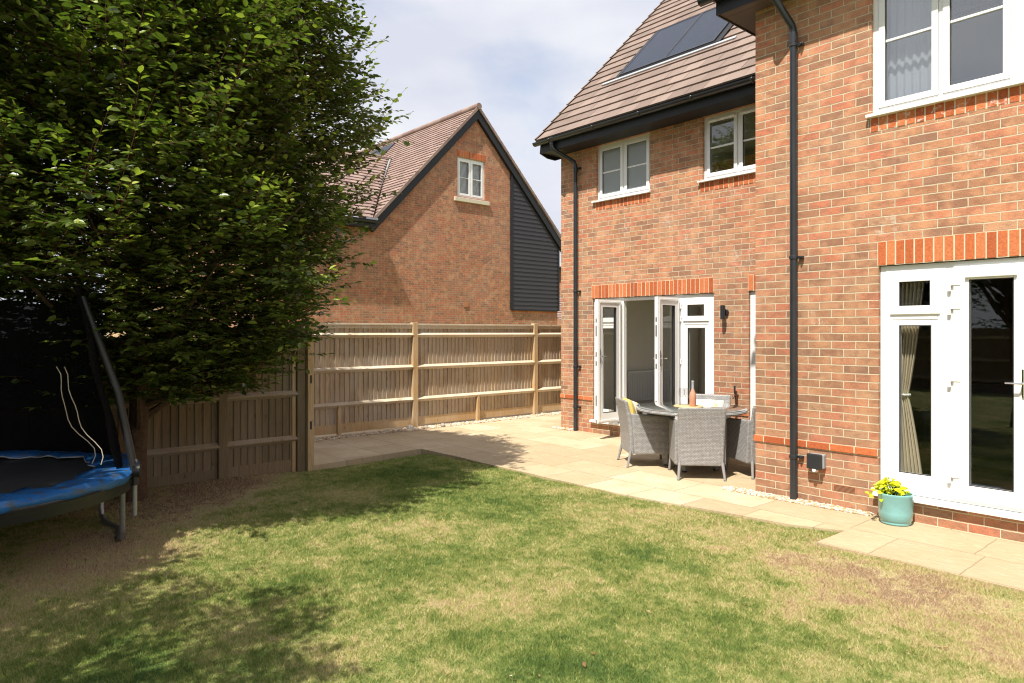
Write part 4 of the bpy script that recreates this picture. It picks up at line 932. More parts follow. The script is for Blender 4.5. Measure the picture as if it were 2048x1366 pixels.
mb = MB(); mb.box(XG-.05, XG+.07, 14.23, 15.78, 6.24, 6.38); build(mb, 'sill', 'stone_sill', NH, bevel=.01)
mb = MB(); mb.box(XG, XG+.025, 14.65, 14.85, 2.55, 2.72); build(mb, 'wall_vent', 'terracotta', NH)
# cladding
cl0, cl1, cz0 = 16.886, 19.28, 2.52
mb = MB(); z = cz0; k = 0
while z < 7.8:
    z2 = z+.158
    ymax = min(cl1, ay+(az-.03-z)/((az-ez1)/(ey1-ay))); ymax2 = min(cl1, ay+(az-.03-z2)/((az-ez1)/(ey1-ay)))
    if ymax-cl0 < .05: break
    mb.add([(XG+.055, cl0, z), (XG+.055, ymax, z), (XG+.034, max(ymax2, cl0), z2), (XG+.034, cl0, z2), (XG+.008, cl0, z), (XG+.008, ymax, z)], [(0, 1, 2, 3), (4, 5, 1, 0), (0, 3, 4)]); z = z2
cladd = build(mb, 'cladding', 'clad', NH)
mb = MB(); mb.box(XG+.005, XG+.075, cl0-.07, cl0, cz0-.03, 7.55); mb.box(XG+.005, XG+.075, cl1, cl1+.07, cz0-.03, 5.1); mb.box(XG+.005, XG+.065, cl0, cl1, cz0-.05, cz0-.005); build(mb, 'trim', 'fascia', cladd)
soldier('brick_course', NH, 'y', XG, cl0, cl1, cz0-.125, cz0-.055, dn=1, proud=.006, p=.225)
# bargeboards and roof
mb = MB(); bw = .28
def barge(y0, z0, y1, z1): mb.prism([(y0, z0), (y1, z1), (y1, z1-bw*1.2), (y0, z0-bw*1.2)], 'x', XG+.10, XG+.13); mb.prism([(y0, z0-bw*1.2), (y1, z1-bw*1.2), (y1, z1-bw*1.2+.02), (y0, z0-bw*1.2+.02)], 'x', XG+.001, XG+.099)
barge(11.0, 5.17, ay, 9.60); barge(ay, 9.60, 19.55, 5.10); 
mb.prism([(11.0, 4.83), (11.0, 5.17), (10.8, 5.17), (10.8, 4.95)], 'x', XG-.1, XG+.13)
build(mb, 'bargeboard', 'fascia', NH)
ms = math.atan((9.66-5.22)/(ay-11.0)); mLs = (ay-11.0)/math.cos(ms)
wl_ = math.atan(.79)
def vclip(a, b, v):  # main roof front plane, cut where the wing roof crosses it: x-distance from the verge
    y = v*math.cos(ms); zc = v*math.sin(ms)
    if zc > 3.05: return a, b
    lim = .35+zc/.79    # distance from verge towards -x where the valley runs
    return a, min(b, lim)
fr_ = tiles('roof', NH, 'tile_far', (XG+.16, 11.0, 5.22), (-1, 0, 0), (0, math.cos(ms), math.sin(ms)), 12.5, mLs, .19, tw=.3, clip=vclip, th=.016, lean=.02, gap=.0006)
mb = MB(); mb.add([(XG+.15, 11.0, 5.21), (XG-.2, 11.0, 5.21), (XG-4.0, 13.9, 8.27), (XG-12.3, 13.9, 8.27), (XG-12.3, ay, 9.64), (XG+.15, ay, 9.64)], [(0, 1, 2, 3, 4, 5)])
mb.add([(XG+.15, ay, 9.64), (XG-12.3, ay, 9.64), (XG-12.3, 19.55, 5.12), (XG+.15, 19.55, 5.12)], [(0, 1, 2, 3)]); build(mb, 'roof_deck', 'tile_far', fr_)
def wclip(a, b, v):
    zc = v*math.sin(wl_); lim = 3.35+zc/((9.66-5.22)/(ay-11.0)); return a, min(b, lim)
wr = tiles('roof', NH, 'tile_far', (XG+.33, 7.5, 5.22), (0, 1, 0), (-math.cos(wl_), 0, math.sin(wl_)), 8, 3.9/math.cos(wl_), .23, tw=.3, clip=wclip, th=.016, lean=.02, gap=.0006)
mb = MB(); mb.add([(XG+.32, 7.5, 5.21), (XG+.32, 10.85, 5.21), (XG-3.57, 13.7, 8.28), (XG-3.57, 7.5, 8.28)], [(0, 1, 2, 3)]); mb.add([(XG-3.57, 7.5, 8.28), (XG-3.57, 13.7, 8.28), (XG-7.5, 10.85, 5.21), (XG-7.5, 7.5, 5.21)], [(0, 1, 2, 3)])
build(mb, 'roof_deck', 'tile_far', wr)
mb = MB(); mb.tube([(XG-3.57, 7.5, 8.31), (XG-3.57, 13.85, 8.31)], .07, 8); build(mb, 'ridge', 'verge', wr)
# valley lead
va, vb = Vector((XG-.02, 10.92, 5.27)), Vector((XG-3.6, 13.85, 8.33)); mb = MB(); q = Vector((.05, .05, 0))
mb.tube([va, vb], .035, 5); build(mb, 'valley_lead', 'whitemetal', fr_)
mb = MB(); mb.box(XG-.05, XG+.36, 10.62, 11.02, 5.17, 5.235); build(mb, 'lead_saddle', 'lead', fr_)
# verge and ridge tiles
mb = MB()
def vt(y0, z0, y1, z1, n, h=.085):
    for i in range(n):
        a, b = i/n, (i+1)/n; ya, yb, za, zb2 = y0+(y1-y0)*a, y0+(y1-y0)*b, z0+(z1-z0)*a, z0+(z1-z0)*b
        mb.prism([(ya, za+.06), (yb, zb2+.045), (yb, zb2-h), (ya, za-h)] if y0 < y1 and z1 > z0 else [(ya, za+.045), (yb, zb2+.06), (yb, zb2-h), (ya, za-h)], 'x', XG+.135, XG+.18)
vt(10.98, 5.24, ay, 9.68, 30); vt(ay, 9.68, 19.62, 5.16, 31)
build(mb, 'verge', 'verge', fr_, bevel=.006)
mb = MB()
for i in range(28): x = XG+.2-i*.45; mb.tube([(x, ay, 9.70), (x-.445, ay, 9.70)], .115, 12)
build(mb, 'ridge', 'verge', fr_, smooth=True)
gutter(NH, ((XG+.40, 7.6, 5.14), (XG+.40, 11.02, 5.12)), r=.06)
mb = MB(); mb.box(XG+.30, XG+.335, 7.5, 10.95, 4.93, 5.19); mb.box(XG+.001, XG+.299, 7.5, 10.95, 4.93, 4.95); build(mb, 'fascia', 'fascia', NH)
# solar panels flush in the front roof
def mp_(x, y, h): n = Vector((0, -math.sin(ms), math.cos(ms))); return Vector((x, y, 5.22+(y-11.0)*math.tan(ms)))+n*h
for x0, x1 in ((-26.9, -25.62), (-25.6, -24.35)):
    mb = MB(); y0, y1 = 14.02, 14.92; q = [mp_(x0, y0, .06), mp_(x1, y0, .06), mp_(x1, y1, .06), mp_(x0, y1, .06), mp_(x0, y0, .02), mp_(x1, y0, .02), mp_(x1, y1, .02), mp_(x0, y1, .02)]
    mb.add(q, [(0, 1, 2, 3), (4, 5, 1, 0), (0, 3, 7, 4), (1, 5, 6, 2), (2, 6, 7, 3)]); build(mb, 'solar_panel', 'solar', fr_)
# houses glimpsed beyond
H3 = empty('distant_house', (-33, 11, 0), 'yellow brick house glimpsed through gaps in the tree', 'house')
mb = MB(); mb.box(-40, -33, 7.4, 13.0, -.2, 5.5); build(mb, 'wall', 'brick_yellow', H3)
mb = MB(); mb.prism([(7.1, 5.5), (13.3, 5.5), (10.2, 8.6)], 'x', -40.3, -32.7); build(mb, 'roof', 'tile_far', H3)
window(H3, 'y', -32.99, -1, 10.4, 11.5, 3.4, 4.7, 2, True, 'glass_up', setb=-.06)
mb = MB(); mb.tube([(-32.93, 12.2, 0), (-32.93, 12.2, 5.4)], .04, 8); build(mb, 'downpipe', 'black', H3)
H4 = empty('distant_house', (-27, 31, 0), 'brick house end wall showing between the dark cladding and our brick corner', 'house')
mb = MB(); mb.box(-34, -27, 27.6, 36, -.2, 5.3); build(mb, 'wall', 'brick_far', H4)
mb = MB(); mb.prism([(27.2, 5.3), (36.4, 5.3), (31.8, 5.9)], 'x', -34.3, -26.7); build(mb, 'roof', 'tile_far', H4)
gutter(H4, ((-26.6, 27.2, 5.3), (-34, 27.2, 5.3)), r=.08)
G5 = empty('garage', (-22, 24, 0), 'low garage roof of brown tiles just above the fence beside the brick corner', 'garage')
mb = MB(); mb.box(-25, -21, 21.6, 26.0, -.2, 1.9); build(mb, 'wall', 'brick_far', G5)
tiles('roof', G5, 'tile_far', (-20.8, 21.3, 1.85), (0, 1, 0), (-math.cos(.62), 0, math.sin(.62)), 5.0, 2.6, .19, th=.016, lean=.02, gap=.0006)

# ------------------------------------------------------------------ trees
def crown_r(z, prof): return np.interp(z, [p[0] for p in prof], [p[1] for p in prof], left=0, right=0)
def make_tree(name, base, label, prof, nshoot, leafm, leaf=(.05, .095), seed=1, nl=12, trunk_r=.10, group=None, shell=.38, bare=None, shootlen=(.25, .55), tips=True, lshift=(0, 0), avoid=None):
    rs = np.random.RandomState(seed); bx, by = base; root = empty(name, (bx, by, 0), label, 'tree', group)
    ztop = prof[-1][0]; zmin = prof[0][0]
    tb = MB(); pts = []; z = -.1; cx, cy = bx, by
    while z < ztop-.6:
        pts.append((cx, cy, z)); z += .5; cx += rs.uniform(-.04, .04)+lshift[0]*.1; cy += rs.uniform(-.04, .04)+lshift[1]*.1
    k = len(pts); tb.tube(pts, [trunk_r*(1.15 if i == 0 else 1)*(1-.85*i/k) for i in range(k)], 12); build(tb, 'trunk', 'bark', root, smooth=True)
    br = MB()
    ph = rs.uniform(0, 6.28, 6)
    def lump(th, z): return 1+.10*np.sin(3*th+ph[0]+z*1.3)+.09*np.sin(5*th+ph[1]-z*2.1)+.10*np.sin(9*th+ph[2]+z*3.7)+.09*np.sin(14*th+ph[3]-z*5)
    for i in range(70):
        z0 = zmin*.7+(ztop-1-zmin*.7)*(i/70)**1.0; th = i*2.399+rs.uniform(-.3, .3); R_ = float(crown_r(min(z0+.8, ztop-.3), prof))*.88*float(lump(th, z0))
        if R_ < .3: continue
        p0 = Vector((float(np.interp(z0, [p[2] for p in pts], [p[0] for p in pts])), float(np.interp(z0, [p[2] for p in pts], [p[1] for p in pts])), z0)); d = Vector((math.cos(th), math.sin(th), 0)); pp = [p0]
        for s_ in (.3, .6, .85, 1): pp.append(p0+d*R_*s_+Vector((rs.uniform(-.06, .06), rs.uniform(-.06, .06), .9*s_**1.4)))
        if avoid and pp[-1].z < avoid[3]+.1 and (pp[-1].xy-Vector(avoid[:2])).length < avoid[2]+.2: continue
        r0 = .035*(1-.6*i/70)+.008; br.tube(pp, [r0, r0*.75, r0*.5, r0*.3, r0*.12], 6)
    build(br, 'branches', 'bark', root, smooth=True)
    n = nshoot; z = rs.uniform(zmin, ztop, n*4); Rz = crown_r(z, prof); keep = rs.rand(n*4) < (Rz/Rz.max())**1.3; z = z[keep][:n]; n = len(z); Rz = crown_r(z, prof)
    th = rs.uniform(0, 2*np.pi, n); Rz = Rz*lump(th, z); rr = Rz*rs.rand(n)**shell
    o = np.stack([bx+rr*np.cos(th)+lshift[0]*z/3, by+rr*np.sin(th)+lshift[1]*z/3, z], 1)
    ln = rs.uniform(*shootlen, n)
    if avoid:
        k_ = ~((np.hypot(o[:, 0]-avoid[0], o[:, 1]-avoid[1]) < avoid[2]) & (z < avoid[3])); o, z, th, rr, Rz, ln = o[k_], z[k_], th[k_], rr[k_], Rz[k_], ln[k_]; n = len(z)
    upk = rs.uniform(-.15, .75, n); big = rs.rand(n) < .10; upk[big] += .9; ln[big] *= 1.35
    ta = th+rs.normal(0, .7, n); d = np.stack([np.cos(ta), np.sin(ta), upk], 1); d[(z < zmin+1.2), 2] *= .3; d /= np.linalg.norm(d, axis=1)[:, None]
    # twigs
    sb = np.cross(d, [0, 0, 1.]); sb /= np.linalg.norm(sb, axis=1)[:, None]+1e-9; sn = np.cross(sb, d)
    A = o; B = o+d*ln[:, None]; w_ = .0028
    V = np.stack([A+sb*w_, A-sb*w_*.5+sn*w_, A-sb*w_*.5-sn*w_, B+sb*w_*.4, B-sb*w_*.2+sn*w_*.4, B-sb*w_*.2-sn*w_*.4], 1)
    base_ = (np.arange(n)*6)[:, None]; F = np.concatenate([base_+np.array(q) for q in ((0, 1, 4, 3), (1, 2, 5, 4), (2, 0, 3, 5))])
    fastmesh('twigs', V.reshape(-1, 3), F, np.zeros(len(F)), 'twig', root, (bx, by, 0))
    # leaves
    t = (np.arange(nl)+.5)/nl; t = np.tile(t, n); si = np.repeat(np.arange(n), nl); side = np.tile(np.where(np.arange(nl) % 2 == 0, 1., -1.), n); N = len(t)
    t = np.clip(t+rs.normal(0, .02, N), 0, 1); p = o[si]+d[si]*(ln[si]*t)[:, None]
    ax = d[si]*rs.uniform(.35, .8, N)[:, None]+sb[si]*side[:, None]*rs.uniform(.6, 1, N)[:, None]; ax[t > .93] = d[si][t > .93]
    ax[:, 2] += rs.uniform(-.35, .12, N); ax += rs.normal(0, .12, (N, 3)); ax /= np.linalg.norm(ax, axis=1)[:, None]
    up = np.array([0, 0, 1.])+rs.normal(0, .38, (N, 3)); s2 = np.cross(up, ax); s2 /= np.linalg.norm(s2, axis=1)[:, None]+1e-9; nn = np.cross(ax, s2)
    Lf = rs.uniform(*leaf, N)*np.where(t > .85, .8, 1); Wf = Lf*rs.uniform(.24, .32, N)
    b0 = p+ax*.008; fold = .35
    def pt(k, w, dz): return b0+ax*(Lf*k)[:, None]+s2*(Wf*w)[:, None]+nn*(Lf*dz)[:, None]
    V = np.stack([pt(0, 0, 0), pt(.28, .9, .09), pt(.66, .82, .05), pt(1.0, 0, -.08), pt(.66, -.82, .05), pt(.28, -.9, .09)], 1)
    bb = (np.arange(N)*6)[:, None]; F = np.concatenate([bb+np.array((0, 3, 2, 1)), bb+np.array((0, 5, 4, 3))])
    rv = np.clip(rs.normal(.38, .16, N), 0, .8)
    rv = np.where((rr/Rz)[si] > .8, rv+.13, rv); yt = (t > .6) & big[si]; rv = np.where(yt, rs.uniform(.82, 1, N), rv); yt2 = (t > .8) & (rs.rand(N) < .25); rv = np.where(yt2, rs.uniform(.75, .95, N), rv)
    fastmesh('crown', V.reshape(-1, 3), F, np.concatenate([rv, rv]), leafm, root, (bx, by, 0))
    return root
prof1 = [(.98, .75), (1.25, 1.15), (1.6, 1.52), (2.1, 1.78), (2.6, 1.98), (3.1, 1.92), (3.5, 1.85), (4.0, 2.08), (4.5, 1.98), (5.0, 1.72), (5.6, 1.5), (6.2, 1.15), (6.7, .75), (7.1, .3)]
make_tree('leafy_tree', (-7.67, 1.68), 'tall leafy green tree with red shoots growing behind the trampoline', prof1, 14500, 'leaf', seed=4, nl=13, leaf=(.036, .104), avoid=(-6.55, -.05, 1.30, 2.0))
prof2 = [(1.7, .9), (2.2, 1.6), (3.0, 2.0), (3.8, 1.8), (4.6, 1.3), (5.2, .4)]
make_tree('leafy_tree', (-6.0, -2.55), 'second leafy tree left of the frame whose shade falls on the trampoline', prof2, 3000, 'leaf2', leaf=(.07, .13), seed=9, nl=10)
make_tree('shade_tree', (-3.35, -1.35), 'slender unseen tree added left of the viewer to dapple the near corner of the lawn', [(2.5, .5), (3.0, .95), (3.6, 1.0), (4.2, .5), (4.5, .2)], 330, 'leaf2', leaf=(.05, .10), seed=15, nl=10, trunk_r=.035)  # out of view, added to throw broken shade on the near lawn corner
prof3 = [(.5, 1.2), (1.3, 2.3), (2.6, 2.7), (3.8, 2.1), (4.6, 1.2), (5.2, .3)]
for i, (x, y, lb) in enumerate(((-11.2, -1.5, 'dense tree beyond the shaded fence behind the trampoline'), (-3.5, -12.5, 'tree beyond the end fence, mirrored in the near french doors'), (2.5, -12.8, 'tree beyond the end fence to the right, mirrored in the glass'))):
    make_tree('background_tree', (x, y), lb, prof3 if i else [(.5, 1.2), (1.3, 2.4), (3.5, 3.0), (5.5, 2.2), (7.4, .5)], 1500 if i else 2600, 'leaf2', leaf=(.10, .2), seed=20+i, nl=9, group='trees beyond the fences')

# ------------------------------------------------------------------ trampoline
TC = Vector((-6.58, .18, 0)); TR = 1.22; TZ = .56
T = empty('trampoline', TC, 'round trampoline with worn blue pad, black mat and black safety net', 'trampoline')
def ringpts(r, z, n=64, c=TC): return [(c.x+r*math.cos(2*math.pi*i/n), c.y+r*math.sin(2*math.pi*i/n), z) for i in range(n+1)]
mb = MB(); mb.tube(ringpts(TR, TZ-.035), .021, 8); build(mb, 'frame', 'steel', T, smooth=True)
mb = MB(); mb.lathe([(0.001, TZ-.035), (.4, TZ-.03), (.8, TZ-.022), (TR-.2, TZ-.012), (TR-.2, TZ-.022), (.8, TZ-.034), (.001, TZ-.05)], TC, 64); mt = build(mb, 'mat', 'mat', T, smooth=True)
c2 = Vector((-5.55, .42, 0)); mb = MB(); mb.tube(ringpts(.10, TZ-.015, 32, c2), .005, 5); build(mb, 'emblem', 'padwhite', mt)
n = 96; rows = [(TR-.27, .006), (TR-.20, .018), (TR-.1, .026), (TR+.01, .022), (TR+.035, .0), (TR+.035, -.035)]; vs = []; fs = []
for k, (r_, dz) in enumerate(rows):
    for j in range(n):
        t = 2*math.pi*j/n; wv = .009*math.sin(7*t+k)+.007*math.sin(17*t+k*1.7)+.006*math.sin(31*t); rr = r_+(.028*math.sin(11*t)+.02*math.sin(23*t+1) if k == 0 else .006*math.sin(9*t))
        vs.append((TC.x+rr*math.cos(t), TC.y+rr*math.sin(t), TZ+dz+wv*(1 if k in (0, 1, 5) else .5)))
for k in range(len(rows)-1):
    for j in range(n): fs.append((k*n+j, k*n+(j+1) % n, (k+1)*n+(j+1) % n, (k+1)*n+j))
mb = MB(); mb.add(vs, fs); pd = build(mb, 'pad', 'pad', T, smooth=True); q = pd.modifiers.new('t', 'SOLIDIFY'); q.thickness = .012
mb = MB(); mb.tube([vs[j % n] for j in range(n+1)], .006, 5); build(mb, 'trim', 'padwhite', pd)
mb = MB(); mb.lathe([(TR+.045, TZ-.045), (TR+.03, TZ-.13), (TR+.025, TZ-.13), (TR+.04, TZ-.045)], TC, 64); build(mb, 'skirt', 'foam', T, smooth=True)
a1 = math.atan2(1.07, .48)
for k in range(3):
    a = a1+k*math.pi*2/3; u = Vector((math.cos(a), math.sin(a), 0)); v = Vector((-u.y, u.x, 0)); foot = TC+u*1.17
    # leg: bent tube forming a W with the neighbour foot bar
    f2 = TC+(u*math.cos(.80)+v*math.sin(.80))*1.17; q = (f2-foot).normalized(); md = (foot+f2)/2+u*.06; up_ = lambda z: Vector((0, 0, z))
    mb = MB(); mb.tube([foot+up_(TZ-.05), foot+up_(.10), foot+up_(.03)+q*.03, foot+up_(.005)+q*.12, md+up_(.005), f2+up_(.005)-q*.12, f2+up_(.03)-q*.03, f2+up_(.10), f2+up_(TZ-.05)], .021, 12); build(mb, 'leg', 'steel', T, smooth=True)
    ob = TC+u*(TR+.05)+v*-.06; mb = MB(); mb.tube([ob+Vector((0, 0, .22)), ob+Vector((0, 0, TZ+.1))], .017, 8); build(mb, 'bracket', 'steel', T, smooth=True)
    top = TC+u*(TR-.33)+Vector((0, 0, 1.93)); mb = MB(); mb.tube([ob+Vector((0, 0, TZ-.10)), ob+Vector((0, 0, TZ+.03))-u*.005, ob.lerp(top, .45)+u*.045+Vector((0, 0, .32)), ob.lerp(top, .75)+u*.03+Vector((0, 0, .12)), top], [.030, .030, .030, .030, .028], 12)
    po = build(mb, 'pole', 'foam', T, smooth=True)
    mb = MB(); c = ob+Vector((0, 0, TZ+.02))+v*-.05; mb.tube([c, c+u*.05], .05, 14); build(mb, 'pole_cap', 'foam', po, smooth=True)
n = 72; rows = 14; vs = []; fs = []
for k in range(rows+1):
    f = k/rows
    for j in range(n):
        t = 2*math.pi*j/n; near = abs(math.sin(1.5*(t-a1))); r_ = (TR-.04)-.29*f-.10*near*math.sin(math.pi*f)*.6-.10*near
        z = TZ+.02+(1.44-.12*near)*f; vs.append((TC.x+(r_+.012*math.sin(9*t+k))*math.cos(t), TC.y+(r_+.012*math.sin(9*t+k))*math.sin(t), z+.01*math.sin(13*t)))
for k in range(rows):
    for j in range(n):
        if -1.35 < (2*math.pi*(j+.5)/n+math.pi) % (2*math.pi)-math.pi < a1-.06: continue
        fs.append((k*n+j, k*n+(j+1) % n, (k+1)*n+(j+1) % n, (k+1)*n+j))
mb = MB(); mb.add(vs, fs); build(mb, 'net', 'net', T, smooth=True)
u = Vector((math.cos(a1-.09), math.sin(a1-.09), 0)); mb = MB()
for sft, amp in ((0, .03), (.09, .045)):
    mb.tube([TC+u*(TR-.12-.28*f+amp*math.sin(f*9))+Vector((-.04*f-sft, -.05-sft*.5+.02*math.sin(f*14), TZ+.08+f*.75)) for f in np.linspace(0, 1, 14)], .0032, 6)
build(mb, 'net_cord', 'rail', T, smooth=True)
#ball = MB(); ball.lathe([(.075*math.sin(t), -.075*math.cos(t)) for t in np.linspace(0.01, math.pi-.01, 14)], (-5.98, 1.40, .60), 24)

# ------------------------------------------------------------------ dining set
TBL = (-4.895, 7.165)
tb = empty('round_table', (*TBL, 0), 'round grey rattan garden table with a glass top', 'table')
mb = MB(); mb.lathe([(.62, .695), (.655, .70), (.662, .715), (.655, .732), (.60, .735), (.60, .70), (.62, .695)], (*TBL, 0), 64); build(mb, 'rim', 'weave', tb, smooth=True)
mb = MB(); mb.lathe([(.001, .742), (.634, .742), (.638, .739), (.638, .736), (.001, .736)], (*TBL, 0), 72); build(mb, 'tabletop', 'tabletop', tb, smooth=True)
mb = MB(); mb.lathe([(.001, .725), (.59, .725), (.59, .69), (.001, .69)], (*TBL, 0), 48); build(mb, 'apron', 'weave', tb)
for k in range(4):
    a = k*math.pi/2+.35; x, y = TBL[0]+.30*math.cos(a), TBL[1]+.30*math.sin(a); mb = MB(); mb.box(x-.04, x+.04, y-.04, y+.04, .02, .69); lg = build(mb, 'leg', 'weave', tb, bevel=.008)
    mb = MB(); mb.tube([(x, y, 0), (x, y, .021)], .03, 10); build(mb, 'foot', 'black', lg)
def chair(loc, ang, label):
    c = empty('rattan_chair', (0, 0, 0), label, 'chair', 'rattan chairs around the table')
    for s in (-1, 1):
        for (x0, y0, x1, y1) in ((.235*s, -.255, .255*s, -.30), (.262*s, .25, .277*s, .272)):
            mb = MB(); mb.tube([(x0, y0, .20), (x1, y1, .004)], [.019, .014], 10); lg = build(mb, 'leg', 'weaveleg', c, smooth=True)
            mb = MB(); mb.tube([(x1, y1, 0), (x1, y1, .008)], .016, 10); build(mb, 'foot', 'black', lg)
    # backrest: leaning slab, slightly wider and flared at the top
    def loft(name, secs, bev=.015):
        mb = MB(); vs = []; fs = []
        for (x0, x1, y0, y1, z, dz) in secs: vs += [(x0, y0, z), (x1, y0, z), (x1, y1, z+dz), (x0, y1, z+dz)]
        k = len(secs)
        for i in range(k-1):
            for j in range(4): fs.append((i*4+j, i*4+(j+1) % 4, (i+1)*4+(j+1) % 4, (i+1)*4+j))
        fs += [(3, 2, 1, 0), tuple(range((k-1)*4, k*4))]; mb.add(vs, fs); return build(mb, name, 'weave', c, bevel=bev, org=(0, 0, 0))
    loft('backrest', [(-.245, .245, -.265, -.215, .155, 0), (-.255, .255, -.275, -.215, .40, 0), (-.262, .262, -.31, -.262, .66, 0), (-.264, .264, -.34, -.30, .815, 0)], .014)
    for s in (-1, 1):
        a, b = (.283, .228) if s > 0 else (-.228, -.283)
        mb = MB(); prof = [(-.214, .155), (.255, .155), (.275, .60), (.24, .625), (-.20, .655), (-.262, .66)]
        mb.prism(prof, 'x', min(a, b), max(a, b)); build(mb, 'armrest', 'weave', c, bevel=.016, org=(0, 0, 0))
    mb = MB(); mb.box(-.2275, .2275, -.2135, .262, .158, .40); build(mb, 'seat', 'weave', c, bevel=.012, org=(0, 0, 0))
    mb = MB(); mb.box(-.222, .222, -.205, .268, .402, .455); build(mb, 'seat_pad', 'charcoal', c, bevel=.02, org=(0, 0, 0))
    c.location = (*loc, 0); c.rotation_euler = (0, 0, ang); return c
def face(v): return math.atan2(-v[0], v[1])
CH = [((-4.595, 6.845), (-.69, .72), 'grey rattan chair with its back to the viewer, nearest to the lawn'),
      ((-5.44, 6.99), (.60, .80), 'grey rattan chair left of the table holding yellow and blue cushions'),
      ((-4.185, 7.50), (-.86, .50), 'grey rattan chair half hidden behind the near brick corner'),
      ((-5.13, 7.83), (.34, -.94), 'grey rattan chair on the far side of the table by the glass doors')]
chs = []
for l_, v, lb in CH: chs.append(chair(l_, face(v), lb))
def cushion(name, chair_i, m, label, local, rx, size=.21, rz=0):
    n = 14; vs = []; fs = []
    for sgn in (1, -1):
        for i in range(n+1):
            for j in range(n+1):
                u, v = -1+2*i/n, -1+2*j/n; h = ((1-u**4)*(1-v**4))**.6*.055; pin = 1-.05*(1-abs(u))*(1 if abs(v) > .9 else 0)
                vs.append((u*size*pin, v*size, sgn*h))
    m_ = (n+1)**2
    for s_ in range(2):
        for i in range(n):
            for j in range(n): a = s_*m_+i*(n+1)+j; fs.append((a, a+1, a+n+2, a+n+1) if s_ else (a, a+n+1, a+n+2, a+1))
    (l_, v, _) = CH[chair_i]; Rz = Matrix.Translation((*l_, 0)) @ Matrix.Rotation(face(v), 4, 'Z') @ Matrix.Translation(local) @ Matrix.Rotation(rz, 4, 'Y') @ Matrix.Rotation(rx, 4, 'X')
    me = bpy.data.meshes.new(name); me.from_pydata(vs, [], fs); me.update(); me.materials.append(M[m]); me.polygons.foreach_set('use_smooth', [True]*len(me.polygons))
    o = bpy.data.objects.new(name, me); COL.objects.link(o); o.matrix_world = Rz; tag(o, label, 'cushion', 'scatter cushions on the chairs'); return o
cushion('cushion', 1, 'cush_yellow', 'plain yellow cushion leaning on the left chair back', (.03, -.215, .615), rad(101))
cushion('cushion', 1, 'cush_blue', 'cream cushion with blue print in front of the yellow one', (-.05, -.105, .60), rad(103), .18)
cushion('cushion', 2, 'cush_yellow', 'yellow cushion on the chair beside the brick corner', (0, -.19, .61), rad(103))
cushion('cushion', 3, 'cush_leaf', 'white leaf print cushion on the far chair behind the bottle', (0, -.19, .565), rad(103), .19)
mb = MB(); mb.lathe([(.001, .743), (.17, .743), (.178, .749), (.17, .757), (.001, .757)], (-4.93, 7.16, 0), 40)
tag(build(mb, 'serving_board', 'wood_board', smooth=True), 'round pale wooden board in the middle of the glass table', 'serving board')
bt = empty('wine_bottle', (-4.845, 7.13, .757), 'bottle of pink wine with silver foil neck on the wooden board', 'bottle')
def lat(name, prof, c, m, parent, n=28): mb = MB(); mb.lathe(prof, c, n); return build(mb, name, m, parent, smooth=True)
lat('body', [(.001, .002), (.036, .002), (.04, .01), (.041, .12), (.037, .15), (.024, .185), (.0165, .21), (.014, .23)], (-4.845, 7.13, .757), 'rose', bt)
lat('foil', [(.0172, .205), (.0152, .23), (.0148, .285), (.0175, .288), (.0175, .305), (.012, .31), (.001, .31)], (-4.845, 7.13, .757), 'whitemetal', bt)
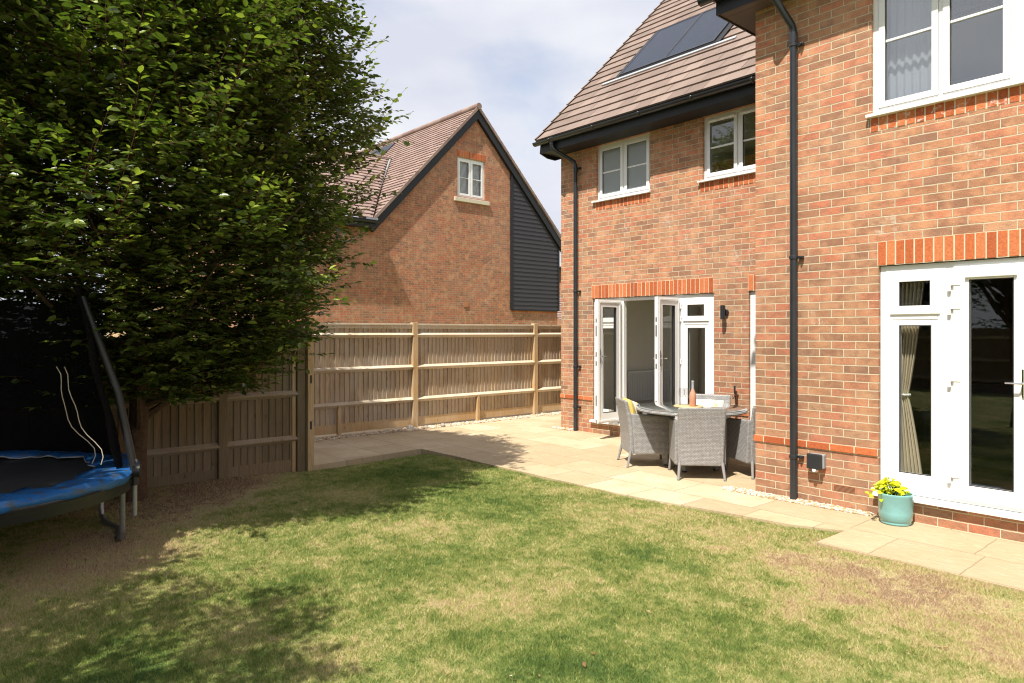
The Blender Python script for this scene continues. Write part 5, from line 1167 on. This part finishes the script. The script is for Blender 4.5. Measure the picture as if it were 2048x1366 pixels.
def glass(x, y, lb):
    g = empty('wine_glass', (x, y, .757), lb, 'glass', 'empty wine glasses on the board')
    lat('bowl', [(.005, .085), (.022, .10), (.035, .13), (.036, .16), (.029, .21), (.027, .21), (.034, .16), (.033, .132), (.02, .104), (.001, .092)], (x, y, .757), 'clearglass', g)
    lat('stem', [(.001, .001), (.034, .001), (.034, .003), (.006, .010), (.004, .03), (.004, .085)], (x, y, .757), 'clearglass', g)
glass(-5.035, 7.17, 'left of the two empty wine glasses standing beside the bottle'); glass(-4.975, 7.20, 'right of the two empty wine glasses, next to the bottle')

# ------------------------------------------------------------------ pot plant
pc = (-2.31, 6.425); pp_ = empty('potted_plant', (*pc, 0), 'turquoise glazed pot with yellow leafed plant by the near french doors', 'potted plant')
lat('pot', [(.001, .001), (.112, .001), (.12, .012), (.118, .028), (.128, .04), (.134, .10), (.136, .235), (.141, .245), (.141, .262), (.133, .266), (.126, .26), (.124, .20), (.001, .20)], (*pc, 0), 'glaze', pp_, 48)
lat('soil', [(.001, .232), (.06, .238), (.1245, .228)], (*pc, 0), 'soil', pp_)
rs = np.random.RandomState(2); mb = MB()
for i in range(230):
    a = rs.uniform(0, 6.28); el = rs.uniform(.1, 1.4); R_ = rs.uniform(.06, .115); c = Vector((pc[0]-.035+R_*math.cos(a)*math.cos(el)*1.15, pc[1]-.02+R_*math.sin(a)*math.cos(el), .25+.13*math.sin(el)*rs.uniform(.6, 1)))
    if i % 9 == 0: c += Vector((-.06, -.03, -.05))
    d = Vector((math.cos(a), math.sin(a), rs.uniform(-.4, .5))).normalized(); up = Vector((rs.normal(0, .5), rs.normal(0, .5), 1)).normalized(); s_ = up.cross(d).normalized(); L_ = rs.uniform(.028, .05); W_ = L_*.42; n_ = d.cross(s_)
    mb.add([c, c+d*L_*.35+s_*W_+n_*.006, c+d*L_*.8+s_*W_*.7, c+d*L_*1.05-n_*.008, c+d*L_*.8-s_*W_*.7, c+d*L_*.35-s_*W_+n_*.006], [(0, 3, 2, 1), (0, 5, 4, 3)])
build(mb, 'foliage', 'flower', pp_)
mb = MB()
for i in range(26):
    a = rs.uniform(0, 6.28); mb.tube([(pc[0]-.02, pc[1]-.01, .22), (pc[0]-.03+.05*math.cos(a), pc[1]-.02+.05*math.sin(a), .30), (pc[0]-.035+.09*math.cos(a), pc[1]-.02+.09*math.sin(a), .33)], .0025, 4)
build(mb, 'stems', 'leaf2', pp_)
